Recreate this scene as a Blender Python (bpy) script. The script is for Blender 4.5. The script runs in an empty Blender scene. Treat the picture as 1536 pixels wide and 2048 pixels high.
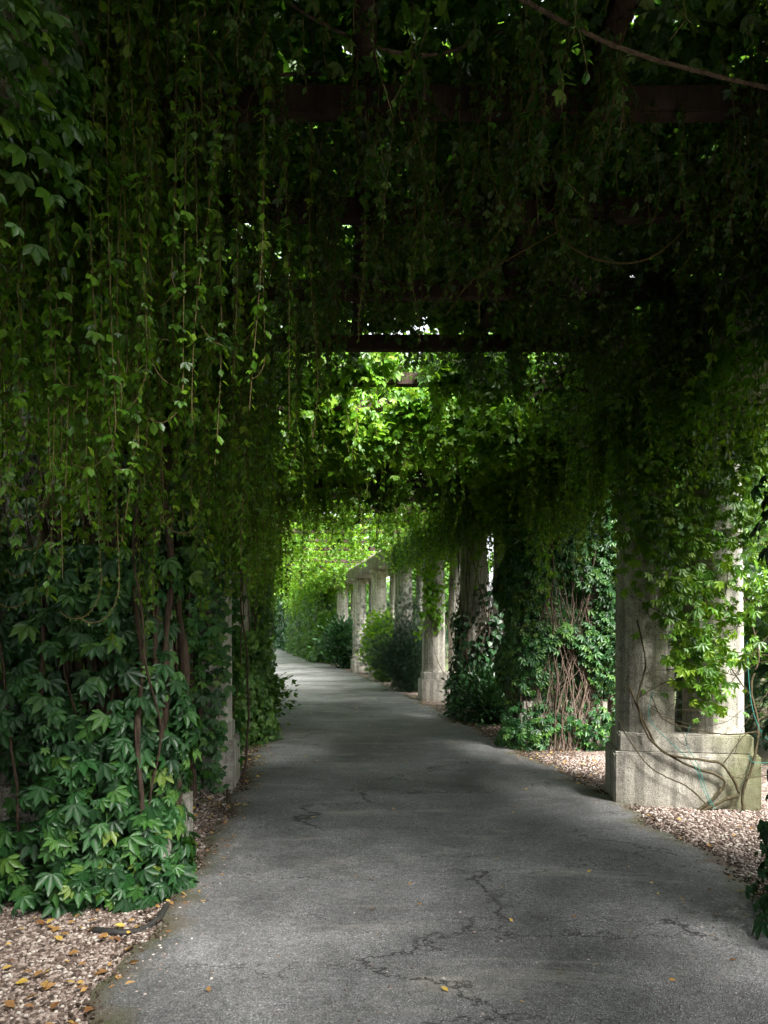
import bpy, math, random
import numpy as np
from math import radians, pi, sin, cos

# ------------------------------------------------------------------ camera, world, sun
sc = bpy.context.scene
C = sc.collection
RNG = np.random.default_rng(11)

EYE = 1.6
cam_d = bpy.data.cameras.new("camera")
cam_d.sensor_fit = 'HORIZONTAL'; cam_d.sensor_width = 36.0
cam_d.lens = 36.0 * 1500 / 1536
cam_d.shift_y = 237 / 1536
cam_d.clip_start = 0.05; cam_d.clip_end = 1500
cam = bpy.data.objects.new("camera", cam_d); C.objects.link(cam)
cam.location = (0, 0, EYE); cam.rotation_euler = (radians(90), 0, 0)
sc.camera = cam

SUN_EL, SUN_AZ = radians(52), radians(145)      # azimuth measured clockwise from +Y
w = bpy.data.worlds.new("World"); sc.world = w; w.use_nodes = True
nt = w.node_tree; nt.nodes.clear()
sky = nt.nodes.new('ShaderNodeTexSky'); sky.sky_type = 'NISHITA'; sky.sun_disc = False
sky.sun_elevation = SUN_EL; sky.sun_rotation = SUN_AZ; sky.dust_density = 4; sky.air_density = 1.0
hs = nt.nodes.new('ShaderNodeHueSaturation'); hs.inputs['Saturation'].default_value = 0.2
bg = nt.nodes.new('ShaderNodeBackground'); bg.inputs['Strength'].default_value = 0.15
wo = nt.nodes.new('ShaderNodeOutputWorld')
nt.links.new(sky.outputs[0], hs.inputs['Color']); nt.links.new(hs.outputs[0], bg.inputs['Color'])
nt.links.new(bg.outputs[0], wo.inputs['Surface'])

sun_d = bpy.data.lights.new("sun", 'SUN'); sun_d.energy = 4.8; sun_d.angle = radians(22); sun_d.color = (1, .97, .91)
sun = bpy.data.objects.new("sun", sun_d); C.objects.link(sun)
# sun direction vector (towards the sun)
sd = (sin(SUN_AZ) * cos(SUN_EL), cos(SUN_AZ) * cos(SUN_EL), sin(SUN_EL))
from mathutils import Vector, Matrix
sun.rotation_euler = Vector(sd).to_track_quat('Z', 'Y').to_euler()

sc.view_settings.view_transform = 'Standard'; sc.view_settings.look = 'None'
sc.view_settings.exposure = 2.5; sc.view_settings.gamma = 1
sc.render.engine = 'CYCLES'
cy = sc.cycles
cy.max_bounces = 7; cy.diffuse_bounces = 4; cy.glossy_bounces = 2; cy.transmission_bounces = 4
cy.use_denoising = True
cy.sample_clamp_indirect = 6
cy.caustics_reflective = False; cy.caustics_refractive = False

# ------------------------------------------------------------------ materials
class NT:
    def __init__(s, name):
        s.m = bpy.data.materials.new(name); s.m.use_nodes = True
        s.t = s.m.node_tree; s.t.nodes.clear()
        s.out = s.n('ShaderNodeOutputMaterial')
    def n(s, typ, **kw):
        nd = s.t.nodes.new(typ)
        for k, v in kw.items():
            if k in nd.inputs: nd.inputs[k].default_value = v
            else: setattr(nd, k, v)
        return nd
    def l(s, a, b): s.t.links.new(a, b)
    def noise(s, scale, detail=5, rough=.55, vec=None, dist=0):
        nd = s.n('ShaderNodeTexNoise'); nd.inputs['Scale'].default_value = scale
        nd.inputs['Detail'].default_value = detail; nd.inputs['Roughness'].default_value = rough
        nd.inputs['Distortion'].default_value = dist
        if vec is not None: s.l(vec, nd.inputs['Vector'])
        return nd
    def ramp(s, fac, stops):
        r = s.n('ShaderNodeValToRGB'); e = r.color_ramp.elements
        while len(e) < len(stops): e.new(.5)
        for i, (p, c) in enumerate(stops):
            e[i].position = p
            e[i].color = (c, c, c, 1) if isinstance(c, (int, float)) else (*c, 1)
        s.l(fac, r.inputs[0]); return r
    def mix(s, a, b, fac, mode='MIX'):
        m = s.n('ShaderNodeMix'); m.data_type = 'RGBA'; m.blend_type = mode
        for sock, v in ((m.inputs[0], fac), (m.inputs[6], a), (m.inputs[7], b)):
            if hasattr(v, 'is_linked') or hasattr(v, 'links'): s.l(v, sock)
            elif isinstance(v, tuple): sock.default_value = (*v, 1)
            else: sock.default_value = v
        return m.outputs[2]
    def math(s, op, a, b=None, clamp=False):
        m = s.n('ShaderNodeMath'); m.operation = op; m.use_clamp = clamp
        for i, v in enumerate((a, b)):
            if v is None: continue
            if hasattr(v, 'links'): s.l(v, m.inputs[i])
            else: m.inputs[i].default_value = v
        return m.outputs[0]
    def bump(s, h, strength, dist=.02, prev=None):
        b = s.n('ShaderNodeBump'); b.inputs['Strength'].default_value = strength; b.inputs['Distance'].default_value = dist
        s.l(h, b.inputs['Height'])
        if prev is not None: s.l(prev, b.inputs['Normal'])
        return b.outputs[0]
    def pbr(s, col, rough=.8, normal=None, spec=.3):
        p = s.n('ShaderNodeBsdfPrincipled')
        if hasattr(col, 'links'): s.l(col, p.inputs['Base Color'])
        else: p.inputs['Base Color'].default_value = (*col, 1)
        if hasattr(rough, 'links'): s.l(rough, p.inputs['Roughness'])
        else: p.inputs['Roughness'].default_value = rough
        p.inputs['Specular IOR Level'].default_value = spec
        if normal is not None: s.l(normal, p.inputs['Normal'])
        return p

def leaf_mat(name, stops, trans, tf=.35, rough=.42, spec=.45):
    s = NT(name)
    a = s.n('ShaderNodeAttribute'); a.attribute_name = 'rnd'
    g = s.n('ShaderNodeNewGeometry')
    nz = s.noise(.9, 2)
    f = s.math('ADD', a.outputs['Fac'], s.math('MULTIPLY', s.math('SUBTRACT', nz.outputs[0], .5), .9), clamp=True)
    r = s.ramp(f, stops)
    p = s.pbr(r.outputs[0], rough, None, spec)
    vein = s.noise(60, 2); s.l(s.bump(vein.outputs[0], .4, .004), p.inputs['Normal'])
    t = s.n('ShaderNodeBsdfTranslucent')
    tc = s.mix(r.outputs[0], trans, .55)
    s.l(tc, t.inputs['Color'])
    m = s.n('ShaderNodeMixShader'); m.inputs[0].default_value = tf
    s.l(p.outputs[0], m.inputs[1]); s.l(t.outputs[0], m.inputs[2]); s.l(m.outputs[0], s.out.inputs[0])
    return s.m

M = {}
M['creeper'] = leaf_mat('shaded_creeper_leaf', [(0, (.01, .038, .008)), (.4, (.026, .085, .009)), (.75, (.06, .14, .012)), (1, (.13, .22, .03))], (.2, .42, .03))  # creeper leaf darkened; the shade under the roof is put into its colour
M['glossy'] = leaf_mat('broad_creeper_leaf', [(0, (.012, .045, .014)), (.5, (.026, .1, .024)), (.8, (.055, .15, .025)), (.95, (.09, .19, .03)), (1, (.15, .21, .035))], (.14, .34, .03), .25, .42, .4)
M['vine'] = leaf_mat('lit_vine_leaf', [(0, (.018, .062, .006)), (.4, (.055, .155, .01)), (.75, (.115, .245, .014)), (1, (.23, .34, .03))], (.3, .5, .015), .42)  # brighter, yellower creeper copy; light on the side curtains put into the colour
M['lit_fresh'] = leaf_mat('lit_fresh_leaf', [(0, (.045, .14, .01)), (.5, (.11, .27, .015)), (1, (.22, .36, .03))], (.34, .56, .02), .45)  # light green leaf; also paints sunlight into the gap and far creeper
M['ivy'] = leaf_mat('dark_ivy_leaf', [(0, (.01, .035, .014)), (.6, (.022, .075, .025)), (1, (.05, .13, .035))], (.08, .2, .03), .2)
M['yew'] = leaf_mat('yew_needle', [(0, (.008, .026, .014)), (.6, (.016, .05, .025)), (1, (.035, .085, .035))], (.04, .1, .03), .12, .5)
M['tree'] = leaf_mat('tree_leaf', [(0, (.03, .08, .018)), (.5, (.06, .15, .025)), (1, (.12, .22, .035))], (.2, .4, .04), .35)
M['autumn'] = leaf_mat('fallen_leaf', [(0, (.16, .07, .03)), (.5, (.35, .2, .07)), (1, (.6, .42, .08))], (.4, .3, .05), .15)

def bark_mat(name, c1, c2, sc_=14):
    s = NT(name); tc = s.n('ShaderNodeTexCoord'); mp = s.n('ShaderNodeMapping'); mp.inputs['Scale'].default_value = (1, 1, .22)
    s.l(tc.outputs['Object'], mp.inputs[0])
    n1 = s.noise(sc_, 7, .65, mp.outputs[0], .6)
    r = s.ramp(n1.outputs[0], [(.25, c1), (.75, c2)])
    p = s.pbr(r.outputs[0], .9, s.bump(n1.outputs[0], .9, .03), .15); s.l(p.outputs[0], s.out.inputs[0]); return s.m
M['bark'] = bark_mat('vine_bark', (.022, .015, .011), (.12, .085, .062), 40)
M['stem'] = bark_mat('vine_stem', (.05, .036, .028), (.24, .18, .14), 30)
M['runner'] = bark_mat('young_vine_stem', (.07, .06, .025), (.2, .15, .07), 30)
M['olive'] = bark_mat('olive_stem', (.03, .026, .014), (.1, .08, .045), 40)
M['beam'] = bark_mat('brown_timber', (.022, .015, .012), (.075, .052, .042), 9)
M['trunk'] = bark_mat('tree_bark', (.04, .03, .02), (.15, .12, .09), 12)

def concrete(name, moss_at=None):
    s = NT(name); tc = s.n('ShaderNodeTexCoord')
    big = s.noise(1.6, 4, .6, tc.outputs['Object'])
    mid = s.noise(14, 5, .7, tc.outputs['Object'])
    fine = s.noise(120, 3, .7, tc.outputs['Object'])
    mp = s.n('ShaderNodeMapping'); mp.inputs['Scale'].default_value = (9, 9, .5); s.l(tc.outputs['Object'], mp.inputs[0])
    streak = s.noise(1.3, 4, .6, mp.outputs[0])
    c = s.ramp(big.outputs[0], [(.3, (.36, .335, .285)), (.7, (.58, .55, .48))]).outputs[0]
    c = s.mix(c, s.ramp(mid.outputs[0], [(.32, .45), (.62, 1.15)]).outputs[0], .75, 'MULTIPLY')
    c = s.mix(c, s.ramp(streak.outputs[0], [(.38, .35), (.56, 1.0)]).outputs[0], .65, 'MULTIPLY')
    c = s.mix(c, s.ramp(fine.outputs[0], [(.36, .2), (.52, 1.1)]).outputs[0], .85, 'MULTIPLY')
    vo = s.n('ShaderNodeTexVoronoi'); vo.inputs['Scale'].default_value = 55; s.l(tc.outputs['Object'], vo.inputs['Vector'])
    pits = s.ramp(vo.outputs['Distance'], [(.08, .0), (.22, 1.0)])
    pm = s.ramp(s.noise(5, 3, .6, tc.outputs['Object']).outputs[0], [(.36, 0.0), (.55, 1.0)])
    c = s.mix(c, s.mix((1, 1, 1), pits.outputs[0], pm.outputs[0]), .6, 'MULTIPLY')
    # moss and algae: patches near the ground, and one mossy end where asked for
    sep = s.n('ShaderNodeSeparateXYZ'); s.l(tc.outputs['Object'], sep.inputs[0])
    mn = s.noise(3.5, 6, .7, tc.outputs['Object'])
    if moss_at is not None:
        sx = s.math('MULTIPLY', s.math('SUBTRACT', sep.outputs[0], moss_at), 2.6)
        f = s.math('MULTIPLY', s.math('ADD', sx, s.math('MULTIPLY', s.math('SUBTRACT', mn.outputs[0], .45), 2.2)), 1.0, clamp=True)
    else:
        f = s.ramp(mn.outputs[0], [(.56, 0.0), (.75, .5)]).outputs[0]
    c = s.mix(c, (.09, .1, .025), s.math('MULTIPLY', f, .75))
    # soil splashed up from the ground
    dz = s.math('SUBTRACT', .34, sep.outputs[2]); dz = s.math('ADD', s.math('MULTIPLY', dz, 2.4), s.math('MULTIPLY', s.math('SUBTRACT', mn.outputs[0], .62), 2.5), clamp=True)
    c = s.mix(c, (.1, .085, .055), s.math('MULTIPLY', dz, .75))
    h = s.bump(fine.outputs[0], .5, .012)
    h = s.bump(pits.outputs[0], .35, .008, h)
    h = s.bump(mid.outputs[0], .35, .03, h)
    p = s.pbr(c, .93, h, .2); s.l(p.outputs[0], s.out.inputs[0]); return s.m
M['concrete'] = concrete('weathered_concrete')
M['concrete_moss'] = concrete('mossy_concrete', .15)

# ------------------------------------------------------------------ mesh helpers
def npmesh(name, V, F, rnd=None, smooth=False):
    """V (n,3); F (m,k) all faces with k corners"""
    V = np.asarray(V, dtype=np.float32); F = np.asarray(F, dtype=np.int32)
    me = bpy.data.meshes.new(name)
    me.vertices.add(len(V)); me.vertices.foreach_set('co', V.ravel())
    k = F.shape[1]
    me.loops.add(F.size); me.loops.foreach_set('vertex_index', F.ravel())
    me.polygons.add(len(F)); me.polygons.foreach_set('loop_start', np.arange(0, F.size, k, dtype=np.int32))
    if smooth: me.polygons.foreach_set('use_smooth', np.ones(len(F), dtype=bool))
    if rnd is not None:
        a = me.attributes.new('rnd', 'FLOAT', 'POINT'); a.data.foreach_set('value', np.asarray(rnd, dtype=np.float32))
    me.update(calc_edges=True); me.validate()
    return me

def link(name, me, mat, parent=None, loc=None):
    if mat is not None and len(me.materials) == 0: me.materials.append(M[mat] if isinstance(mat, str) else mat)
    o = bpy.data.objects.new(name, me); C.objects.link(o)
    if parent is not None: o.parent = parent
    if loc is not None: o.location = loc
    return o

def tag(o, label=None, cat=None, group=None, kind=None):
    if label: o['label'] = label
    if cat: o['category'] = cat
    if group: o['group'] = group
    if kind: o['kind'] = kind
    return o

def empty(name, loc=(0, 0, 0), rz=0):
    o = bpy.data.objects.new(name, None); C.objects.link(o); o.location = loc; o.rotation_euler = (0, 0, rz)
    o.empty_display_size = .2
    return o

class Acc:
    """collects quads with a per-vertex value"""
    def __init__(s): s.V = []; s.F = []; s.R = []; s.n = 0
    def add(s, V, F, r=.5):
        V = np.asarray(V, float).reshape(-1, 3); F = np.asarray(F, int)
        s.V.append(V); s.F.append(F + s.n); s.R.append(np.full(len(V), r) if np.isscalar(r) else r); s.n += len(V)
    def mesh(s, name, smooth=False):
        return npmesh(name, np.concatenate(s.V), np.concatenate(s.F), np.concatenate(s.R), smooth)
    def link(s, name, mat, parent=None, loc=None, smooth=False):
        if not s.V: return None
        return link(name, s.mesh(name, smooth), mat, parent, loc)

def tube(acc, pts, rad, sides=4):
    pts = np.asarray(pts, float); n = len(pts)
    rad = np.full(n, rad) if np.isscalar(rad) else np.asarray(rad)
    T = np.gradient(pts, axis=0); T /= np.linalg.norm(T, axis=1, keepdims=True) + 1e-9
    ref = np.array([0.31, .95, 0.02]) if abs(T[:, 2]).mean() > .6 else np.array([0, 0, 1.])
    A = np.cross(T, ref); A /= np.linalg.norm(A, axis=1, keepdims=True) + 1e-9
    B = np.cross(T, A)
    th = np.arange(sides) / sides * 2 * pi
    V = pts[:, None] + rad[:, None, None] * (A[:, None] * np.cos(th)[None, :, None] + B[:, None] * np.sin(th)[None, :, None])
    i = np.arange(n - 1)[:, None] * sides; j = np.arange(sides)[None]; j2 = (j + 1) % sides
    F = np.stack([i + j, i + j2, i + sides + j2, i + sides + j], -1).reshape(-1, 4)
    acc.add(V.reshape(-1, 3), F)

# leaf templates: (verts, quads) with the tip along +y, normal +z, length 1
def leaflet(L=1., wd=.24, ang=0., x0=0., fold=.07, droop=.14):
    v = np.array([[0, 0, 0], [-wd * .62, .28, fold * .6], [-wd, .6, fold * .6 - droop * .2], [0, 1, -droop], [wd, .6, fold * .6 - droop * .2], [wd * .62, .28, fold * .6]], float) * L
    c, s_ = cos(ang), sin(ang)
    R = np.array([[c, s_, 0], [-s_, c, 0], [0, 0, 1]])
    v = v @ R.T; v[:, 0] += x0
    return v, np.array([[0, 3, 2, 1], [0, 5, 4, 3]])
def combine(parts):
    V = []; F = []; n = 0
    for v, f in parts: V.append(v); F.append(f + n); n += len(v)
    return np.concatenate(V), np.concatenate(F)
T_SIMPLE = leaflet(1, .3)
T_PALM = combine([leaflet(1, .21, 0, droop=.3), leaflet(.93, .2, .66, droop=.34), leaflet(.93, .2, -.66, droop=.34), leaflet(.66, .19, 1.4, droop=.34), leaflet(.66, .19, -1.4, droop=.34)])
T_TRI = combine([leaflet(1, .26, 0), leaflet(.85, .25, .8), leaflet(.85, .25, -.8)])
T_LOBE = (np.array([[0, 0, 0], [-.5, .12, .05], [-.42, .55, .05], [0, 1, -.12], [.42, .55, .05], [.5, .12, .05]], float), np.array([[0, 3, 2, 1], [0, 5, 4, 3]]))
T_NEEDLE = combine([leaflet(1, .035, a, 0, .0, .0) for a in (-.9, -.45, 0, .45, .9)])
T_SPRAY = combine([leaflet(.42, .11, a, 0, .02, .02) for a in (-1.1, 0, 1.1)] +
                  [(v + np.array([0, d, 0]), f) for d in (.22, .44, .62) for (v, f) in (leaflet(.4 * (1.15 - d), .1, 1.0, 0, .01, .02), leaflet(.4 * (1.15 - d), .1, -1.0, 0, .01, .02))])

def nrm(a): return a / (np.linalg.norm(a, axis=-1, keepdims=True) + 1e-9)

def leaves(acc, P, tip, nor, size, tmpl=T_SIMPLE, rnd=None):
    P = np.asarray(P, float); n = len(P)
    if n == 0: return
    tip = nrm(np.broadcast_to(tip, P.shape)); side = nrm(np.cross(tip, nor)); nor = np.cross(side, tip)
    size = np.broadcast_to(size, (n,))
    tv, tf = tmpl; k = len(tv)
    V = P[:, None] + size[:, None, None] * (tv[None, :, 0:1] * side[:, None] + tv[None, :, 1:2] * tip[:, None] + tv[None, :, 2:3] * nor[:, None])
    F = tf[None] + (np.arange(n) * k)[:, None, None]
    if rnd is None: rnd = RNG.random(n)
    acc.add(V.reshape(-1, 3), F.reshape(-1, 4), np.repeat(rnd, k))

def lump(P, seed=0., f=1.):
    """cheap smooth noise in [-1,1]"""
    x, y, z = P[:, 0] * f, P[:, 1] * f, P[:, 2] * f
    return (np.sin(x * 2.1 + seed + 1.7 * np.sin(y * 1.3 + seed)) + np.sin(y * 2.7 + seed * 2 + 1.3 * np.sin(z * 1.9)) +
            np.sin(z * 2.3 + seed * 3 + 1.1 * np.sin(x * 2.2 + y))) / 3

# ------------------------------------------------------------------ plan of the path
_Yt = np.linspace(-16, 110, 1261)
def _sm(Y, X):
    a = np.interp(_Yt, Y, X); k = np.exp(-np.linspace(-2, 2, 61) ** 2); k /= k.sum()
    ap = np.concatenate([a[0] + (a[1] - a[0]) * np.arange(-30, 0), a, a[-1] + (a[-1] - a[-2]) * np.arange(1, 31)])
    return np.convolve(ap, k, 'valid')
_L = _sm([-16, 3, 5.7, 7.3, 10.3, 17.3, 30.4, 49, 66, 80, 95, 110], [-.9, -1.2, -1.33, -1.42, -1.78, -2.75, -4.95, -8.2, -11.4, -15.5, -22, -30])
_R = _sm([-16, 4.5, 7.5, 10, 14.2, 21, 28.6, 44, 61, 75, 90, 110], [2.7, 2.32, 2.17, 1.76, 1.2, .2, -1.2, -4.5, -8.1, -11.8, -18, -27])
Ledge = lambda y: np.interp(y, _Yt, _L)
Redge = lambda y: np.interp(y, _Yt, _R)
def tang(y): 
    d = (Redge(y + .5) + Ledge(y + .5) - Redge(y - .5) - Ledge(y - .5)) / 2
    return math.atan2(-d, 1.)      # rotation about z of the cross direction

# ------------------------------------------------------------------ ground
def strip(name, f0, f1, z, mat, n=4, y0=-16, y1=110, step=.5, kind='structure', jag=0., jag0=0.):
    ys = np.arange(y0, y1 + step, step)
    V = []
    for i, y in enumerate(ys):
        a, b = f0(y), f1(y)
        if jag0: a += jag0 * (sin(y * 5.1) * .5 + sin(y * 11.3 + 1) * .3 + RNG.normal() * .35)
        if jag: b += jag * (sin(y * 4.3) * .5 + sin(y * 9.7 + 2) * .3 + RNG.normal() * .35)
        for k in range(n + 1): V.append((a + (b - a) * k / n, y, z))
    F = [(i * (n + 1) + k, i * (n + 1) + k + 1, (i + 1) * (n + 1) + k + 1, (i + 1) * (n + 1) + k) for i in range(len(ys) - 1) for k in range(n)]
    o = link(name, npmesh(name, V, F), mat)
    if kind: o['kind'] = kind
    return o

# earth and lawn
s = NT('park_ground'); tc = s.n('ShaderNodeTexCoord')
n1 = s.noise(.5, 6, .6, tc.outputs['Object']); n2 = s.noise(30, 4, .7, tc.outputs['Object'])
c = s.ramp(n1.outputs[0], [(.4, (.045, .075, .02)), (.6, (.075, .06, .035))]).outputs[0]
c = s.mix(c, s.ramp(n2.outputs[0], [(.3, .5), (.7, 1.3)]).outputs[0], .7, 'MULTIPLY')
p = s.pbr(c, .95, s.bump(n2.outputs[0], .8, .05)); s.l(p.outputs[0], s.out.inputs[0]); M['ground'] = s.m
g = link('ground', npmesh('ground', [(-400, -400, -.03), (400, -400, -.03), (400, 400, -.03), (-400, 400, -.03)], [(0, 1, 2, 3)]), 'ground')
tag(g, kind='structure')

# gravel bed
s = NT('pink_gravel'); tc = s.n('ShaderNodeTexCoord')
vo = s.n('ShaderNodeTexVoronoi'); vo.inputs['Scale'].default_value = 38; s.l(tc.outputs['Object'], vo.inputs['Vector'])
ns = s.noise(.9, 5, .6, tc.outputs['Object'])
sepc = s.n('ShaderNodeSeparateColor'); s.l(vo.outputs['Color'], sepc.inputs[0])
c = s.ramp(sepc.outputs[0], [(0, (.06, .042, .034)), (.35, (.16, .115, .095)), (.7, (.27, .205, .175)), (1, (.42, .36, .31))]).outputs[0]
c = s.mix(c, s.ramp(vo.outputs['Distance'], [(.35, 1.), (.75, .25)]).outputs[0], .9, 'MULTIPLY')
c = s.mix(c, (.06, .04, .025), s.ramp(ns.outputs[0], [(.52, 0.), (.7, .8)]).outputs[0])
h = s.math('SUBTRACT', 1., vo.outputs['Distance'])
p = s.pbr(c, .85, s.bump(h, 1., .02)); s.l(p.outputs[0], s.out.inputs[0]); M['gravel'] = s.m
tag(strip('gravel_path', lambda y: Redge(y) - .25, lambda y: Redge(y) + 2.6, 0., 'gravel'), kind='structure')
tag(strip('gravel_path', lambda y: Ledge(y) - 2.4, lambda y: Ledge(y) + .25, 0., 'gravel'), kind='structure')

# asphalt
s = NT('worn_asphalt'); tc = s.n('ShaderNodeTexCoord'); O = tc.outputs['Object']
n_big = s.noise(.55, 5, .6, O, .4); n_mid = s.noise(3.2, 6, .65, O, .3); n_f = s.noise(90, 3, .7, O)
c = s.ramp(n_big.outputs[0], [(.35, (.075, .075, .076)), (.65, (.205, .205, .206))]).outputs[0]
c = s.mix(c, s.ramp(n_mid.outputs[0], [(.3, .6), (.7, 1.35)]).outputs[0], .8, 'MULTIPLY')
vo = s.n('ShaderNodeTexVoronoi'); vo.inputs['Scale'].default_value = 150; s.l(O, vo.inputs['Vector'])
sp = s.n('ShaderNodeSeparateColor'); s.l(vo.outputs['Color'], sp.inputs[0])
c = s.mix(c, s.ramp(sp.outputs[0], [(0, .45), (.5, .95), (.93, 1.4), (1., 2.8)]).outputs[0], .5, 'MULTIPLY')
c = s.mix(c, s.ramp(n_f.outputs[0], [(.32, .4), (.68, 1.65)]).outputs[0], .8, 'MULTIPLY')
n_g = s.noise(28, 5, .75, O)
c = s.mix(c, s.ramp(n_g.outputs[0], [(.35, .6), (.65, 1.35)]).outputs[0], .7, 'MULTIPLY')
# pale dusty patches, stretched across the path
mp = s.n('ShaderNodeMapping'); mp.inputs['Scale'].default_value = (.5, 1.6, 1); s.l(O, mp.inputs[0])
dust = s.noise(1.5, 7, .68, mp.outputs[0], .6)
c = s.mix(c, (.34, .32, .28), s.ramp(dust.outputs[0], [(.56, 0.), (.74, .65)]).outputs[0])
dk = s.noise(2.3, 7, .7, mp.outputs[0], 1.)
c = s.mix(c, (.05, .044, .04), s.ramp(dk.outputs[0], [(.60, 0.), (.85, .35)]).outputs[0])
# cracks
wv = s.noise(2.2, 6, .7, O); 
addv = s.n('ShaderNodeVectorMath'); addv.operation = 'MULTIPLY_ADD'
s.l(wv.outputs['Color'], addv.inputs[0]); addv.inputs[1].default_value = (.9, .9, 0); s.l(O, addv.inputs[2])
mp2 = s.n('ShaderNodeMapping'); mp2.inputs['Scale'].default_value = (.34, 1.5, 1); s.l(addv.outputs[0], mp2.inputs[0])
ck = s.n('ShaderNodeTexVoronoi'); ck.feature = 'DISTANCE_TO_EDGE'; ck.inputs['Scale'].default_value = 1.; s.l(mp2.outputs[0], ck.inputs['Vector'])
cw = s.noise(1.1, 3, .5, O)
cm = s.ramp(cw.outputs[0], [(.36, 0.), (.47, 1.)]).outputs[0]
cr = s.ramp(ck.outputs['Distance'], [(.0015, 1.), (.010, 0.)]).outputs[0]
crk = s.math('MULTIPLY', cr, cm)
c = s.mix(c, (.012, .011, .01), s.math('MULTIPLY', crk, .9))
# brown moss and litter along the edges, from an edge-distance attribute
ea = s.n('ShaderNodeAttribute'); ea.attribute_name = 'rnd'
en = s.noise(4, 6, .7, O)
ef = s.math('ADD', ea.outputs['Fac'], s.math('MULTIPLY', s.math('SUBTRACT', en.outputs[0], .5), 1.1))
c = s.mix(c, s.ramp(n_mid.outputs[0], [(.4, (.07, .075, .03)), (.65, (.11, .075, .05))]).outputs[0], s.ramp(ef, [(.62, 0.), (.95, .85)]).outputs[0])
hh = s.bump(vo.outputs['Distance'], .7, .012); hh = s.bump(n_mid.outputs[0], .5, .03, hh); hh = s.bump(crk, -1., .02, hh)
p = s.pbr(c, s.ramp(n_mid.outputs[0], [(.3, .55), (.7, .85)]).outputs[0], hh, .35); s.l(p.outputs[0], s.out.inputs[0]); M['asphalt'] = s.m
ys = np.concatenate([np.arange(-16, 0, .5), np.arange(0, 20, .06), np.arange(20, 110, .4)]); V = []; R = []
nk = 14
for y in ys:
    a, b = Ledge(y), Redge(y)
    a += .045 * sin(y * 5.1) + .03 * sin(y * 13.) + RNG.normal() * .02; b += .06 * sin(y * 3.7 + 1) + .03 * sin(y * 11.) + RNG.normal() * .02
    ed = [0, .03, .1, .2, .32, .42, .5, .58, .68, .8, .87, .93, .97, .99, 1]
    for t in ed:
        x = a + (b - a) * t; dd = min(x - a, b - x)
        V.append((x, y, .012 + .02 * min(1, dd / .1) if dd < .1 else .032)); R.append(max(0., 1 - dd / .55))
F = [(i * 15 + k, i * 15 + k + 1, (i + 1) * 15 + k + 1, (i + 1) * 15 + k) for i in range(len(ys) - 1) for k in range(14)]
tag(link('road', npmesh('road', V, F, R, True), 'asphalt'), kind='structure')
ROADZ = .032

# loose pebbles on the gravel (near part) and litter
ico = bpy.data.meshes.new('tmp')
import bmesh
bm = bmesh.new(); bmesh.ops.create_icosphere(bm, subdivisions=1, radius=1); bm.to_mesh(ico); bm.free()
iv = np.array([v.co[:] for v in ico.vertices]); it = np.array([p.vertices[:] for p in ico.polygons])
s = NT('pebble'); a = s.n('ShaderNodeAttribute'); a.attribute_name = 'rnd'
r = s.ramp(a.outputs['Fac'], [(0, (.05, .035, .027)), (.3, (.13, .092, .075)), (.6, (.23, .175, .15)), (.85, (.34, .28, .245)), (1, (.5, .46, .41))])
pn = s.noise(70, 3); cc = s.mix(r.outputs[0], s.ramp(pn.outputs[0], [(.3, .7), (.7, 1.2)]).outputs[0], .5, 'MULTIPLY')
p = s.pbr(cc, .8); s.l(p.outputs[0], s.out.inputs[0]); M['pebble'] = s.m
def pebbles(name, xy, lo, hi, z=0., rb=None, mat='pebble', kind='stuff'):
    n = len(xy); sz = RNG.uniform(lo, hi, (n, 1)) * RNG.uniform(.6, 1.3, (n, 3)); sz[:, 2] *= .6
    th = RNG.random(n) * 2 * pi; c_, s_ = np.cos(th), np.sin(th)
    L = iv[None] * sz[:, None]
    X = L[..., 0] * c_[:, None] - L[..., 1] * s_[:, None]; Yy = L[..., 0] * s_[:, None] + L[..., 1] * c_[:, None]
    Z = L[..., 2] + sz[:, 2:3] * .4 + z
    V = np.stack([X + xy[:, 0:1], Yy + xy[:, 1:2], Z], -1).reshape(-1, 3)
    F = (it[None] + (np.arange(n) * len(iv))[:, None, None]).reshape(-1, 3)
    rr = np.repeat(RNG.random(n) if rb is None else rb, len(iv))
    o = link(name, npmesh(name, V, F, rr), mat)
    return tag(o, kind=kind)
def band(n, y0, y1, f0, f1, pw=1.):
    y = y0 + (y1 - y0) * RNG.random(n) ** pw; a = f0(y); b = f1(y)
    return np.stack([a + (b - a) * RNG.random(n), y], -1)
pebbles('gravel', band(15000, 2.6, 4.6, lambda y: Ledge(y) - .95, lambda y: Ledge(y) + .02), .007, .015)
pebbles('gravel', band(9000, 4.6, 9., lambda y: Ledge(y) - .8, lambda y: Ledge(y) + .03), .008, .017)
pebbles('gravel', band(20000, 4.5, 9.6, lambda y: Redge(y) - .03, lambda y: Redge(y) + 1.6), .008, .017)
pebbles('grit', np.concatenate([band(900, 2.6, 16, lambda y: Ledge(y) + .05, lambda y: Redge(y) - .05, 1.5), band(700, 3, 14, lambda y: Redge(y) - .3, lambda y: Redge(y)), band(500, 3, 10, lambda y: Ledge(y), lambda y: Ledge(y) + .25)]), .004, .009, ROADZ - .003)

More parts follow.
